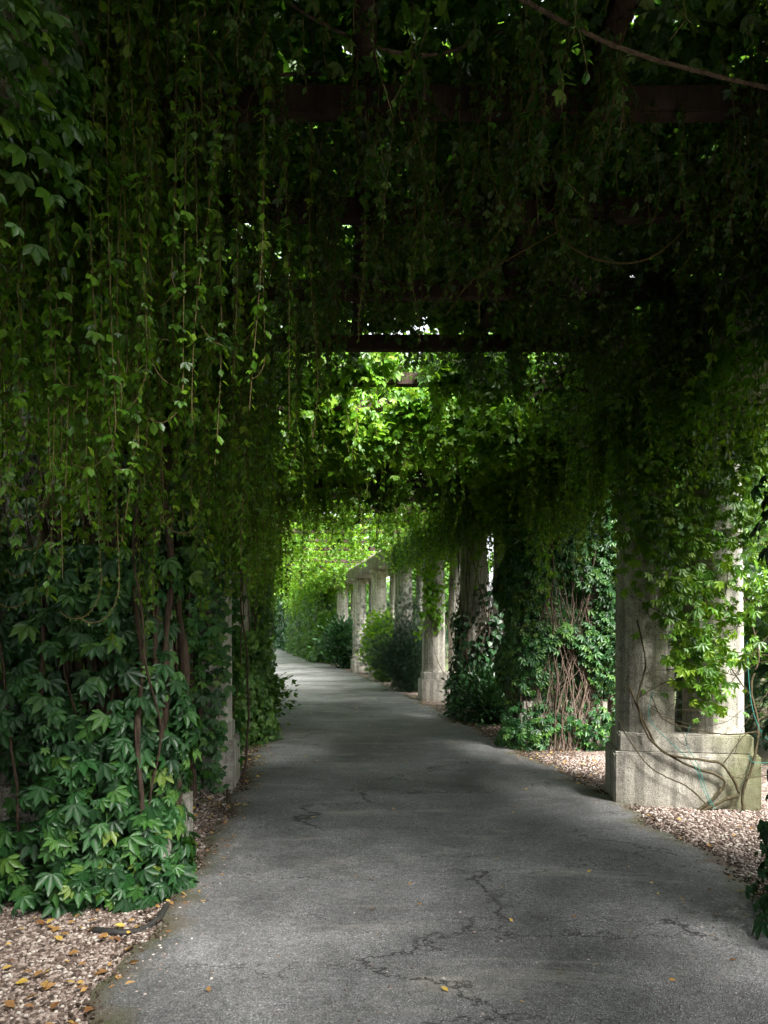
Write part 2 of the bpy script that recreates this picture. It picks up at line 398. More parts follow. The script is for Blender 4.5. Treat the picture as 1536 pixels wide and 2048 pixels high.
# fallen leaves
acc = Acc()
def litter(n, xy, z, lo, hi, t=T_SIMPLE):
    th = RNG.random(n) * 2 * pi
    tip = np.stack([np.cos(th), np.sin(th), RNG.normal(0, .15, n)], -1); nor = np.stack([RNG.normal(0, .3, n), RNG.normal(0, .3, n), np.ones(n)], -1)
    leaves(acc, np.column_stack([xy, np.full(n, z) + RNG.random(n) * .01]), tip, nor, RNG.uniform(lo, hi, n), t, RNG.random(n) ** 1.3)
litter(110, band(110, 2.7, 4.4, lambda y: Ledge(y) - .9, lambda y: Ledge(y) + .12), .025, .03, .07)
litter(120, band(120, 4.5, 10, lambda y: Redge(y) - .2, lambda y: Redge(y) + 1.2), .025, .025, .06)
litter(260, band(260, 2.8, 18, lambda y: Ledge(y), lambda y: Redge(y)), ROADZ + .004, .015, .045)
litter(420, band(420, 8, 20, lambda y: Redge(y) - .25, lambda y: Redge(y) + .6), .03, .03, .07)
litter(300, band(300, 4.3, 12, lambda y: Ledge(y) - .4, lambda y: Ledge(y) + .25), .03, .03, .06)
tag(acc.link('fallen_leaves', 'autumn'), kind='stuff')

# dark crumbs of soil and bark along the path edges
pebbles('grit', np.concatenate([band(2600, 2.6, 14, lambda y: Redge(y) - .22, lambda y: Redge(y) + .12), band(2200, 2.6, 12, lambda y: Ledge(y) - .1, lambda y: Ledge(y) + .2), band(2500, 8., 16, lambda y: Redge(y) - .1, lambda y: Redge(y) + .7)]), .004, .012, .02, None, 'bark')

# ------------------------------------------------------------------ piers
COL_TOP, LINTEL_H = 3.63, .42
BEAM_Z = COL_TOP + LINTEL_H + .03      # underside of the cross beams
BEAM_H = .13
def box_bevel(hx, hy, z0, z1, bev=.02, foot=None):
    bm = bmesh.new(); bmesh.ops.create_cube(bm, size=1)
    for v in bm.verts:
        v.co.x *= 2 * hx; v.co.y *= 2 * hy; v.co.z = z0 if v.co.z < 0 else z1
    bmesh.ops.bevel(bm, geom=bm.edges[:], offset=bev, segments=2, affect='EDGES')
    return bm
def bm_obj(name, bm, mat, parent=None, loc=(0, 0, 0), smooth=False):
    me = bpy.data.meshes.new(name); bm.to_mesh(me); bm.free()
    if smooth:
        for p_ in me.polygons: p_.use_smooth = True
    return link(name, me, mat, parent, loc)
def plinth_bm():
    a = box_bevel(.63, .36, -.1, .49, .018)
    b = box_bevel(.58, .31, .485, .655, .014)
    t = bpy.data.meshes.new('t'); b.to_mesh(t); a.from_mesh(t); b.free(); bpy.data.meshes.remove(t)
    return a
def column_bm(sides=14):
    bm = bmesh.new(); rings = []
    prof = [(.645, .275), (.70, .272), (1.6, .268), (2.2, .262), (2.8, .252), (3.3, .242), (3.42, .242), (3.47, .262)]
    zs = []
    for z, r in prof: zs.append((z, r))
    for z, r in zs:
        rings.append([bm.verts.new((r * cos(2 * pi * k / sides), r * sin(2 * pi * k / sides), z)) for k in range(sides)])
    for i in range(len(rings) - 1):
        for k in range(sides):
            bm.faces.new((rings[i][k], rings[i][(k + 1) % sides], rings[i + 1][(k + 1) % sides], rings[i + 1][k]))
    bm.faces.new(rings[0][::-1]); bm.faces.new(rings[-1])
    ed = [e for e in bm.edges if abs(e.verts[0].co.z - e.verts[1].co.z) > .03]
    return bm
def capital_bm():
    bm = bmesh.new(); sides = 20; rings = []
    for z, r in [(3.468, .264), (3.50, .285), (3.55, .315), (3.555, .34), (COL_TOP - .003, .34)]:
        ring = []
        for k in range(sides):
            t = 2 * pi * k / sides; q = min(1, max(0, (z - 3.5) / .06))
            sq = r / max(abs(cos(t)), abs(sin(t))); rr = r * (1 - q) + (sq * .88) * q
            ring.append(bm.verts.new((rr * cos(t), rr * sin(t), z)))
        rings.append(ring)
    for i in range(len(rings) - 1):
        for k in range(sides):
            bm.faces.new((rings[i][k], rings[i][(k + 1) % sides], rings[i + 1][(k + 1) % sides], rings[i + 1][k]))
    bm.faces.new(rings[0][::-1]); bm.faces.new(rings[-1])
    return bm
def make_pier():
    r = empty('paired_columns')
    bm_obj('plinth', plinth_bm(), 'concrete', r)
    me = None
    for sx in (-.305, .305):
        c_ = bm_obj('column', column_bm(), 'concrete', r, (sx, 0, 0))
        bm_obj('capital', capital_bm(), 'concrete', c_)
    return r
def copy_tree(o, parent=None):
    c_ = o.copy(); C.objects.link(c_); c_.parent = parent
    for ch in o.children: copy_tree(ch, c_)
    return c_
proto = make_pier(); used = [False]
PIER = {}
def pier(side, y, label, extra=0., dx=0., dy=0.):
    o = proto if not used[0] else copy_tree(proto); used[0] = True
    x = (Redge(y) + .40 + .305) if side > 0 else (Ledge(y) - .36 - .305)
    o.location = (x + dx, y + dy, 0)
    o.rotation_euler = (0, 0, tang(y) + extra)
    tag(o, label, 'columns', 'paired concrete columns carrying the pergola')
    PIER[(side, y)] = o
    return o
RY = [3.9, 7.1, 10.4, 13.8, 17.3, 21.2, 25.2, 29.3, 33.5, 37.8, 42.2, 46.8, 51.6]
LY = [1.6, 4.9, 7.75, 10.9, 14.2, 17.6, 21.4]
rl = ['ivy covered paired columns at the right picture edge, nearest to the camera',
      'bare paired columns on mossy plinth with crossing vine stems, biggest on the right',
      'paired columns smothered in brown woody creeper stems behind the bare mossy pair',
      'shadowed paired columns above the dark ivy at the path bend, right side',
      'pale column with long vine drooping down its face, right row beside the dark yew',
      'columns rising behind the dark yew bush in the right row',
      'column above the light green feathery shrub in the right row',
      'slim looking far column with clean pale plinth, right row under the lintel end',
      'two grey far columns above the round dark shrub in the right row',
      'far columns half buried in bright creeper, right row next to the grey ones',
      'far ivy wrapped columns in the bright green wall', 'ivy wrapped columns halfway along the far green wall', 'last ivy wrapped columns before the dark path end']
for y, lb in zip(RY, rl):
    if y == 7.1: o = pier(1, y, lb, -radians(15), -.08, 0.0)
    else: pier(1, y, lb, -radians(4))
ll = ['left columns beside the camera, hidden under hanging creeper at the picture edge',
      'near left columns buried in broad leaved creeper and woody trunks',
      'left column with bare grey shaft showing between two leafy bushes',
      'narrow left column behind the bare grey shaft', 'left column sliver above the low green bush by the road',
      'left columns hidden in hanging green where the path narrows', 'farthest left columns before the path slips from view']
for y, lb in zip(LY, ll): pier(-1, y, lb)
# mossy plinth of the near right pair
np_ = PIER[(1, 7.1)]
for ch in np_.children:
    if ch.name.startswith('plinth'):
        ch.data = ch.data.copy(); ch.data.materials.clear(); ch.data.materials.append(M['concrete_moss'])

# lintels along both rows
def lintel(side, label, y0, y1):
    ys = np.arange(y0, y1, .5); V = []; F = []
    prof = [(-.6, 0), (.6, 0), (.6, .26), (.66, .30), (.66, LINTEL_H), (-.66, LINTEL_H), (-.66, .30), (-.6, .26)]
    for y in ys:
        cx = (Redge(y) + .705) if side > 0 else (Ledge(y) - .665); a = tang(y)
        for u, z in prof: V.append((cx + u * cos(a), y + u * sin(a), COL_TOP + z))
    k = len(prof)
    for i in range(len(ys) - 1):
        for j in range(k): F.append((i * k + j, (i + 1) * k + j, (i + 1) * k + (j + 1) % k, i * k + (j + 1) % k))
    o = link('stone_lintel', npmesh('stone_lintel', V, F), 'concrete')
    return tag(o, label, 'lintel', 'lintels over the column rows')
lintel(1, 'pale concrete lintel resting on the right row of columns', -5, 62)
lintel(-1, 'concrete lintel over the left row of columns, hidden in creeper', -5, 30)

# cross beams
def crossbeam(y, label):
    a = tang(y) - .045; cx = (Ledge(y) + Redge(y)) / 2; half = (Redge(y) - Ledge(y)) / 2 + 1.75
    bm = box_bevel(half, .045, 0, BEAM_H, .008)
    bmesh.ops.subdivide_edges(bm, edges=[e for e in bm.edges if e.calc_length() > 2], cuts=14)
    for v in bm.verts:
        v.co.z += .012 * sin(v.co.x * 1.7 + y) ; v.co.y += .008 * sin(v.co.x * 2.3 + y * 3)
    o = bm_obj('cross_beam', bm, 'beam', None, (cx, y, BEAM_Z)); o.rotation_euler = (0, 0, a)
    return tag(o, label, 'beam', 'brown timber beams spanning the path')
BY = [2.6, 3.62, 4.55, 5.6, 6.65, 7.65, 8.6, 9.6, 10.65, 11.8, 13., 14.3, 15.7, 17.3, 19.2, 21.2, 23.2, 25.2, 27.3, 29.4, 31.5, 33.6, 35.8, 38]
bl = {3.62: 'topmost visible brown cross beam, running just under the top of the picture', 4.55: 'brown cross beam second from the top, behind a dangling loop of vine',
      5.6: 'third dim cross beam from the top, above the bright gap', 6.65: 'cross beam with sky showing through leaves below it, fourth from the top',
      7.65: 'sunlit beam whose pale end shows in the bright leaf gap', 8.6: 'beam half hidden by bright leaves below the leaf gap', 9.6: 'beam with a pinkish lit piece at the right of the leaf gap'}
ORD = ['first', 'second', 'third', 'fourth', 'fifth', 'sixth', 'seventh', 'eighth', 'ninth', 'tenth', 'eleventh', 'twelfth', 'thirteenth']
for i, y in enumerate(BY):
    crossbeam(y, bl.get(y) or ('cross beam above the camera at the very top edge' if y < 3 else
              '%s timber beam in the shade band under the bright leaf gap' % ORD[i - 7] if y < 15 else '%s timber beam over the sunlit far stretch of path' % ORD[i - 12]))
# laths running along the pergola on top of the beams
for i, (off, lb) in enumerate([(.12, 'long lath over the left part of the pergola roof'), (.36, 'long lath left of the middle of the pergola roof'),
                               (.60, 'long lath right of the middle, slanting up the dark roof'), (.84, 'long lath near the right row, slanting towards the top right corner')]):
    ys = np.arange(-3, 40, .8); acc = Acc(); V = []; F = []
    for y in ys:
        cx = Ledge(y) - .5 + off * (Redge(y) - Ledge(y) + 1.0)
        for u, z in ((-.05, 0), (.05, 0), (.05, .07), (-.05, .07)): V.append((cx + u, y, BEAM_Z + BEAM_H + .004 + z + .012))
    for a_ in range(len(ys) - 1):
        for j in range(4): F.append((a_ * 4 + j, (a_ + 1) * 4 + j, (a_ + 1) * 4 + (j + 1) % 4, a_ * 4 + (j + 1) % 4))
    tag(link('roof_lath', npmesh('roof_lath', V, F), 'beam'), lb, 'lath', 'laths laid along the roof')

# ------------------------------------------------------------------ creeper builders
def wander(p0, p1, n=14, amp=.08, seed=None):
    p0 = np.asarray(p0, float); p1 = np.asarray(p1, float); t = np.linspace(0, 1, n)[:, None]
    P = p0 + (p1 - p0) * t
    k = RNG.normal(0, 1, (4, 3)); ph = RNG.random((4, 3)) * 6.28
    for i in range(4): P += amp / (i + 1) * k[i] * (np.sin(t * (i + 1.3) * 3.1 + ph[i]) - np.sin(ph[i]))
    return P

def strand_pts(p0, L, sway=.06, curl=.5):
    n = max(5, int(L / .07)); t = np.linspace(0, 1, n)
    ph = RNG.random(4) * 6.28; a = RNG.normal(0, 1, 4) * sway
    P = np.zeros((n, 3)); P[:, 2] = -t * L
    P[:, 0] = a[0] * np.sin(t * 2.5 + ph[0]) * t + a[1] * np.sin(t * 6 + ph[1]) * t * .4
    P[:, 1] = a[2] * np.sin(t * 2.5 + ph[2]) * t + a[3] * np.sin(t * 6 + ph[3]) * t * .4
    if RNG.random() < curl and L > .5:     # upturned tip
        m = n // 4; th = RNG.random() * 2 * pi; d = np.array([cos(th), sin(th) * .4, 0]); r_ = RNG.uniform(.06, .16)
        q = np.linspace(0, RNG.uniform(1.2, 2.3), m)[:, None]; base = P[-m - 1]
        P[-m:] = base + d * r_ * (1 - np.cos(q)) + np.array([0, 0, -1]) * r_ * np.sin(q) * 1.4
    return P + np.asarray(p0)

def strands(tops, lens, lsize, spacing, leafmat, name_root=None, tmpl=T_SIMPLE, stem=True, sway=.06, curl=.45, bias=0., parent=None, stem_r=.0022):
    la = Acc(); sa = Acc()
    AP = []; 
    for p0, L in zip(tops, lens):
        if L < .08: continue
        P = strand_pts(p0, L, sway, curl)
        if stem: tube(sa, P, stem_r, 3)
        seg = np.linalg.norm(np.diff(P, axis=0), axis=1); cum = np.concatenate([[0], np.cumsum(seg)])
        q = np.arange(.01, cum[-1], spacing * RNG.uniform(.8, 1.3)); q = q + RNG.normal(0, spacing * .3, len(q))
        AP.append(np.stack([np.interp(q, cum, P[:, i]) for i in range(3)], -1))
    P = np.concatenate(AP); n = len(P)
    th = RNG.random(n) * 2 * pi
    out = np.stack([np.cos(th), np.sin(th), np.zeros(n)], -1)
    tip = out * RNG.uniform(.25, 1.0, (n, 1)) + np.array([0, 0, -1]) * RNG.uniform(.3, 1.1, (n, 1))
    nor = out * .7 + np.array([0, 0, 1.]) + RNG.normal(0, .35, (n, 3))
    rr = np.clip(RNG.normal(.45 + bias, .25, n), 0, 1); sz = RNG.uniform(.4, 1.35, n) * lsize; k = RNG.random(n) < .45
    leaves(la, (P + out * .006)[k], tip[k], nor[k], sz[k] * 1.02, T_TRI, rr[k]); k = ~k
    leaves(la, (P + out * .006)[k], tip[k], nor[k], sz[k], tmpl, rr[k])
    return la, sa

def finish(root, la, sa, leafmat, stemmat='runner'):
    la.link('foliage', leafmat, root)
    if sa is not None and sa.V: sa.link('trailing_vine', stemmat, root)
    return root

def ropes(u, k, w, mix=.75):
    c_ = RNG.random(k); j = RNG.integers(0, k, len(u)); m = RNG.random(len(u)) < mix
    return np.where(m, np.clip(c_[j] + RNG.normal(0, w, len(u)), 0, 1), u), RNG.uniform(.55, 1.25, k)[j]

def rebase(acc, loc):
    loc = np.asarray(loc, float)
    for i in range(len(acc.V)): acc.V[i] = acc.V[i] - loc

def curtain(name, label, cat, group, tops, lens, lsize, spacing, leafmat, **kw):
    tops = np.asarray(tops, float); la, sa = strands(tops, lens, lsize, spacing, leafmat, **kw)
    base = tops.mean(0); rebase(la, base); rebase(sa, base)
    r = empty(name, base); tag(r, label, cat, group)
    return finish(r, la, sa, leafmat)

# ---- canopy
def canopy():
    # dens(x,y) in 0..1 : gaps let daylight in beyond the near part and above the camera
    def dens(x, y):
        d = np.ones_like(x)
        hole = ((x - .45) / 1.55) ** 2 + ((y - 7.95) / 1.3) ** 2
        d = np.where(hole < 1, .02 + .1 * hole, d)
        edge = ((x < Ledge(y) + .05) | (x > Redge(y) - .05)) & (y > 5.8)
        d = np.where(edge, d * .6, d)
        d = np.where((y < 14.5) & (d > .3), d, d)
        d = np.where((x > .05) & (x < 1.9) & (y > .1) & (y < 2.1), .12, d)  # unseen gap added near the camera so sun reaches the left creeper
        d = np.where((x > -1.3) & (x < -.1) & (y > 5.2) & (y < 7.6), d * .45, d)
        far = np.clip((y - 13.) / 1.2, 0, 1)
        pn = .5 + .5 * np.sin(y * 1.7 + np.sin(x * 2)) * np.sin(x * 1.9 + y * .4)
        d *= 1 - far * (.6 + .3 * pn)
        d = np.where(y > 32, np.maximum(d, .5), d)
        return d
    def layer(n, y0, y1, zlo, zhi, size, tmpl, mat, name, over=1.0):
        y = RNG.uniform(y0, y1, n); u = RNG.random(n)
        x = Ledge(y) - over + u * (Redge(y) - Ledge(y) + 2 * over)
        k = RNG.random(n) < dens(x, y); x, y = x[k], y[k]; m = len(x)
        P = np.stack([x, y, np.zeros(m)], -1)
        P[:, 2] = RNG.uniform(zlo, zhi, m) + .09 * lump(P, 3, 2.2)
        tip = RNG.normal(0, 1, (m, 3)) * [1, 1, .35] + [0, 0, -.35]; nor = RNG.normal(0, .5, (m, 3)) + [0, 0, 1]
        acc = Acc(); leaves(acc, P, tip, nor, RNG.uniform(.6, 1.3, m) * size, tmpl)
        return tag(acc.link(name, mat), kind='stuff')
    layer(72000, -14, 17, 4.62, 4.98, .17, T_LOBE, 'creeper', 'canopy_foliage', 1.5)  # big upper leaves added to block skylight, running on unseen behind the camera
    layer(15000, 17, 62, 4.6, 4.95, .2, T_LOBE, 'lit_fresh', 'canopy_foliage', 1.2)
    layer(115000, 2.8, 17, BEAM_Z + .1, 4.7, .06, T_TRI, 'creeper', 'canopy_foliage', 1.2)
    layer(30000, 16, 45, BEAM_Z - .1, 4.7, .12, T_TRI, 'lit_fresh', 'canopy_foliage', 1.)
    sa = Acc()
    for i in range(260):
        y = RNG.uniform(2.5, 17); x = RNG.uniform(Ledge(y) - .8, Redge(y) + .8); th = RNG.normal(0, .6) + (pi / 2 if RNG.random() < .5 else 0); L = RNG.uniform(.6, 2.2)
        z = RNG.uniform(BEAM_Z + .1, 4.7)
        tube(sa, wander((x, y, z), (x + L * cos(th), y + L * sin(th), z + RNG.normal(0, .1)), 12, .06), RNG.uniform(.003, .012), 4)
    tag(sa.link('canopy_twigs', 'stem'), kind='stuff')
canopy()

# ---- curtains hanging from the cross beams
HG = 'creeper curtains hanging from the cross beams'
def beam_curtain(y, n, Lmid, Lside, lsize, spacing, mat, label, bias=0., hole=None, zup=.3, **kw):
    a, b = Ledge(y) - .3, Redge(y) + .3
    if y >= 20: b = b - .5
    u, lf = ropes(RNG.random(n), max(8, n // 12), .008); x = a + (b - a) * u
    e = np.abs(u - .5) * 2
    patch = .5 + .5 * np.sin(x * 3.1 + y * 2.7) * np.sin(x * 1.3 + y * 1.1 + 1)
    L = (Lmid + (Lside - Lmid) * e ** 3) * (.25 + .75 * patch) * RNG.uniform(.35, 1.25, n) * lf
    if hole is not None: L = np.where((x > hole[0]) & (x < hole[1]), L * .25, L)
    yy = y + RNG.normal(0, .22 if y < 14 else .55, n); z = BEAM_Z + RNG.uniform(.0, zup, n); L = L + (z - BEAM_Z) * .6
    return curtain('hanging_creeper', label, 'creeper', HG, np.stack([x, yy, z], -1), L, lsize, spacing, mat, bias=bias, **kw)
spec = [
 (2.9, 170, .35, .6, .04, .03, 'creeper', 'dim creeper curtain at the very top of the picture'),
 (3.6, 430, .68, 1.1, .037, .026, 'creeper', 'dim creeper curtain hanging from the topmost visible beam'),
 (4.5, 440, .75, 1.3, .038, .027, 'creeper', 'creeper curtain hanging from the second beam from the top'),
 (5.6, 440, .72, 1.6, .04, .028, 'creeper', 'creeper curtain hanging from the third beam, above the leaf gap'),
 (6.8, 330, .58, 1.7, .052, .034, 'creeper', 'creeper curtain framing the bright leaf gap from above'),
 (7.8, 240, .45, 1.7, .06, .036, 'lit_fresh', 'sparse bright creeper curtain at the leaf gap'),
 (8.7, 420, .8, 1.6, .07, .036, 'lit_fresh', 'sunlit yellow green creeper curtain in the middle of the leaf gap'),
 (9.6, 460, 1.0, 1.7, .07, .037, 'lit_fresh', 'lit creeper curtain at the lower edge of the leaf gap'),
 (10.8, 340, .8, 1.7, .06, .04, 'creeper', 'shaded creeper curtain with curling tips below the leaf gap'),
 (12.1, 320, .65, 1.6, .065, .042, 'creeper', 'dark creeper curtain over the path before the sunlit stretch'),
 (13.4, 280, .4, 1.5, .07, .045, 'lit_fresh', 'last half shaded creeper curtain before the sunlit stretch'),
 (15., 240, .45, 1.4, .075, .05, 'lit_fresh', 'first bright creeper curtain over the sunlit stretch'),
 (17.2, 220, .5, 1.3, .08, .055, 'lit_fresh', 'bright creeper curtain above the yew and its columns'),
 (20., 200, .6, .9, .09, .06, 'lit_fresh', 'bright creeper curtain over the sunlit path in front of the lintel'),
 (24., 170, .6, .8, .1, .07, 'lit_fresh', 'bright distant creeper curtain behind the lintel end'),
 (29., 170, .7, 1.3, .11, .08, 'lit_fresh', 'pale green distant creeper curtain over the far path'),
 (34., 170, .9, 1.4, .12, .09, 'lit_fresh', 'farthest pale green creeper curtain over the path'),
]
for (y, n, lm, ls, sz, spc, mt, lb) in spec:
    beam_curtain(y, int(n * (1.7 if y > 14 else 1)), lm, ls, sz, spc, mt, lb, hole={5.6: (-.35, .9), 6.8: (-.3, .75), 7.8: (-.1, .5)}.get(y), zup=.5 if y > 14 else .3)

# leaf clumps sitting on the beams at the gap
la = Acc(); CP = []
for (x, y, z, r_) in [(-.4, 6.0, 4.55, .3), (.15, 6.0, 4.6, .3), (.7, 6.0, 4.55, .3), (.35, 6.6, 4.6, .28), (1.35, 9.4, 3.85, .42), (1.6, 10.1, 3.5, .42), (1.45, 8.6, 3.8, .35), (-.6, 6.6, 4.45, .3), (.0, 6.62, 4.5, .25), (.75, 6.6, 4.45, .3), (1.2, 6.6, 4.4, .3), (-.55, 7.5, 4.28, .33), (-.12, 7.52, 4.3, .28), (.62, 7.52, 4.25, .28), (-.95, 7.5, 4.15, .35), (1.0, 7.5, 4.2, .35), (.3, 8.5, 4.2, .22), (-.75, 8.6, 4.3, .4), (-.4, 8.7, 4.1, .38), (-.1, 8.6, 3.95, .3), (.55, 8.7, 4.2, .33), (.85, 8.6, 4.05, .4), (1.2, 8.5, 4.1, .4), (.25, 9.6, 4.0, .35), (-.5, 9.6, 3.9, .4),
                      (.75, 9.7, 4.0, .4), (.2, 8.7, 4.55, .3), (-.9, 7.7, 4.4, .35), (1.25, 7.7, 4.35, .4), (.8, 7.7, 4.5, .25), (-.35, 7.7, 4.55, .25), (.5, 9.6, 4.6, .35), (-.2, 9.6, 4.6, .35), (.1, 10.8, 4.8, .5), (.8, 10.8, 4.8, .5), (-.7, 10.8, 4.8, .5)]:
    m = int(3600 * r_ * r_); D = nrm(RNG.normal(0, 1, (m, 3))) * RNG.random((m, 1)) ** .45 * r_ * [1.1, .8, 1.]; CP.append(D + [x, y, z])
P = np.concatenate(CP); P = P[RNG.random(len(P)) < np.clip(.8 + .8 * lump(P, 2, 4), .1, 1)]
leaves(la, P, RNG.normal(0, .6, P.shape) + [0, -.4, -.8], RNG.normal(0, .4, P.shape) + [0, -.6, .8], RNG.uniform(.6, 1.3, len(P)) * .1, T_TRI)
base = np.array([.2, 9., 4.2]); rebase(la, base)
r = empty('roof_creeper', base); tag(r, 'bright clumps of creeper leaves on the beams around the leaf gap', 'creeper'); la.link('foliage', 'lit_fresh', r)

# ---- side curtains
SG = 'creeper curtains hanging along the column rows'
def side_curtain(side, y0, y1, n, zb, lsize, spacing, mat, label, spread=.45, zt=4.2, bias=0., skew=0., **kw):
    uy, lf = ropes(RNG.random(n), max(8, n // 15), .009, .82); y = y0 + (y1 - y0) * uy
    x = (Redge(y) + .1 + RNG.normal(0, spread, n) * .6 + .15) if side > 0 else (Ledge(y) - .15 + RNG.normal(0, spread, n) * .6)
    z = zt + RNG.uniform(-.15, .3, n)
    bottom = zb + (1.25 - lf) * 1.1 + RNG.exponential(.4, n) + .25 * np.sin(y * 4.1) + .15 * np.sin(y * 9 + 2)
    return curtain('hanging_creeper', label, 'creeper', SG, np.stack([x, y, z], -1), np.clip(z - bottom, .15, 5), lsize, spacing, mat, bias=bias, **kw)
for y_, k_ in ((-2.5, 'just'), (-6., 'some way'), (-11., 'far')):  # unseen curtains added to cut light coming from behind the camera
    beam_curtain(y_, 260, 1.3, 2.6, .14, .1, 'creeper', 'added creeper curtain %s behind the camera, holding back light' % k_)
side_curtain(-1, -12, 1.0, 650, 1.7, .12, .08, 'creeper', 'added light-blocking creeper curtain on the left behind the camera', .4)  # unseen side curtains, added to keep light off roof and foreground
side_curtain(1, -12, 2.6, 600, 1.6, .12, .08, 'creeper', 'added light-blocking creeper curtain on the right behind the camera', .4)
side_curtain(-1, 2.9, 4.6, 430, 1.65, .042, .026, 'vine', 'near left creeper curtain with long dangling tips over the broad leaves', .5, bias=.05, curl=.6)
side_curtain(-1, 5., 7.4, 360, 2.0, .045, .03, 'vine', 'left creeper curtain hanging between the woody trunks and the bare grey shaft', .45)
side_curtain(-1, 6.9, 9.6, 600, 1.8, .052, .036, 'vine', 'yellow green left creeper curtain hanging beside the bare grey shaft', .4, bias=.15)
side_curtain(-1, 9.4, 13, 400, 1.95, .058, .042, 'vine', 'left creeper curtain behind the bare grey shaft', .4, bias=.1)
side_curtain(-1, 13, 18, 300, 1.9, .07, .05, 'vine', 'far left creeper curtain narrowing the view of the path', .4, bias=.1)
side_curtain(-1, 18, 26, 240, 1.9, .09, .07, 'vine', 'farthest left creeper curtain by the path edge', .4)
side_curtain(1, 3.2, 5.6, 300, 2.9, .055, .038, 'vine', 'dark creeper curtain at the upper right picture edge', .5)
side_curtain(1, 5.6, 7.6, 330, 2.65, .05, .034, 'vine', 'creeper curtain hanging over the bare mossy plinth columns', .5)
side_curtain(1, 7.6, 9.8, 420, 2.5, .05, .034, 'vine', 'feathery creeper curtain left of the bare right columns', .4)
side_curtain(1, 9.8, 12.4, 400, 2.5, .055, .038, 'vine', 'feathery creeper curtain above the brown woody stems', .4, bias=.1)
side_curtain(1, 12.4, 16, 360, 2.7, .062, .045, 'vine', 'creeper curtain above the dark ivy at the path bend', .4, bias=.1)
side_curtain(1, 14.5, 20.5, 460, 3.0, .07, .055, 'lit_fresh', 'light creeper curtain over the pale column with the drooping vine', .35)
side_curtain(1, 31, 37, 420, 3.1, .11, .08, 'lit_fresh', 'bright creeper cascading round the lintel end', .7, zt=4.9)
side_curtain(1, 36, 52, 700, 2.3, .12, .08, 'lit_fresh', 'bright creeper tumbling over the far right columns', .8, zt=5.2)

# ---- dressed piers: surface ivy
IG = 'creeper growing over the columns'
def shell(cx, cy, hx, hy, z0, z1, n, ang=0., bulge=.12, seed=0., thick=.25, zfun=None):
    """points and outward normals on a lumpy rounded box round a pier"""
    th = RNG.random(n) * 2 * pi; z = RNG.uniform(z0, z1, n)
    p = 3.
    c_, s_ = np.cos(th), np.sin(th); r = 1 / (np.abs(c_) ** p + np.abs(s_) ** p) ** (1 / p)
    X = np.stack([r * c_ * hx, r * s_ * hy, z], -1)
    N = nrm(np.stack([c_ / hx, s_ / hy, np.zeros(n)], -1))
    b = lump(X, seed, 2.6) * bulge + RNG.uniform(-thick, 0.03, n) * 1.
    if zfun is not None: b = b + zfun(z)
    X = X + N * b[:, None]
    ca, sa_ = cos(ang), sin(ang)
    R = np.array([[ca, -sa_, 0], [sa_, ca, 0], [0, 0, 1]])
    return X @ R.T + [cx, cy, 0], N @ R.T
def ivy_leaves(acc, P, N, size, tmpl, bias=0.):
    n = len(P)
    tip = N * RNG.uniform(.1, .8, (n, 1)) + [0, 0, -1] + RNG.normal(0, .35, (n, 3))
    nor = N + [0, 0, .55] + RNG.normal(0, .35, (n, 3))
    leaves(acc, P, tip, nor, RNG.uniform(.38, 1.3, n) * size, tmpl, np.clip(RNG.normal(.45 + bias, .3, n), 0, 1))
def keep(P, fn):
    return RNG.random(len(P)) < fn(P)

def link_each(acc, name, mat, parent, smooth=False):
    for V, F, r_ in zip(acc.V, acc.F, acc.R):
        F = F - F.min(); link(name, npmesh(name, V, F, r_, smooth), mat, parent)

def ivy_on_pier(side, y, n, size, tmpl, mat, label, z0=0., z1=4.2, hx=.78, hy=.5, grow=None, keepf=None, stems=20, stem_r=(.006, .02), stemmat='bark', bulge=.12, bias=0., thick=.25, stem_top=3.8, stem_out=.02, dx=0., dy=0.):
    o = PIER[(side, y)]; cx, cy = o.location.x + dx, o.location.y + dy; a = o.rotation_euler.z
    P, N = shell(cx, cy, hx, hy, z0, z1, n, a, bulge, y, thick, grow)
    if keepf is not None:
        k = keep(P, keepf); P, N = P[k], N[k]
    la, sa = Acc(), Acc(); ivy_leaves(la, P, N, size, tmpl, bias)
    for i in range(stems):
        th = RNG.random() * 2 * pi; th1 = th + RNG.normal(0, .8)
        f = lambda t, z, k: np.array([cx, cy, 0]) + np.array([cos(a) * cos(t) * (hx * k) - sin(a) * sin(t) * hy * k, sin(a) * cos(t) * hx * k + cos(a) * sin(t) * hy * k, z])
        nn = 22; tt = np.linspace(0, 1, nn); w_ = RNG.normal(0, .3, 3)
        top = RNG.uniform(.6, 1) * stem_top
        pts = np.array([f(th + (th1 - th) * t + .25 * w_[0] * sin(4 * t + w_[1] * 9) , top * t, .82 + stem_out + .05 * sin(7 * t + w_[2] * 20)) for t in tt])
        pts += RNG.normal(0, .008, pts.shape)
        r_ = RNG.uniform(*stem_r); tube(sa, pts, r_ * np.linspace(1.2, .6, nn), 5)
    rebase(la, (cx, cy, 0)); rebase(sa, (cx, cy, 0))
    r = empty('climbing_creeper', (cx, cy, 0)); tag(r, label, 'creeper', IG)
    la.link('foliage', mat, r)
    if 0 < stems <= 100: link_each(sa, 'stem', stemmat, r, True)
    elif stems: tag(sa.link('stem_thicket', stemmat, r, smooth=True), kind='stuff')
    return r

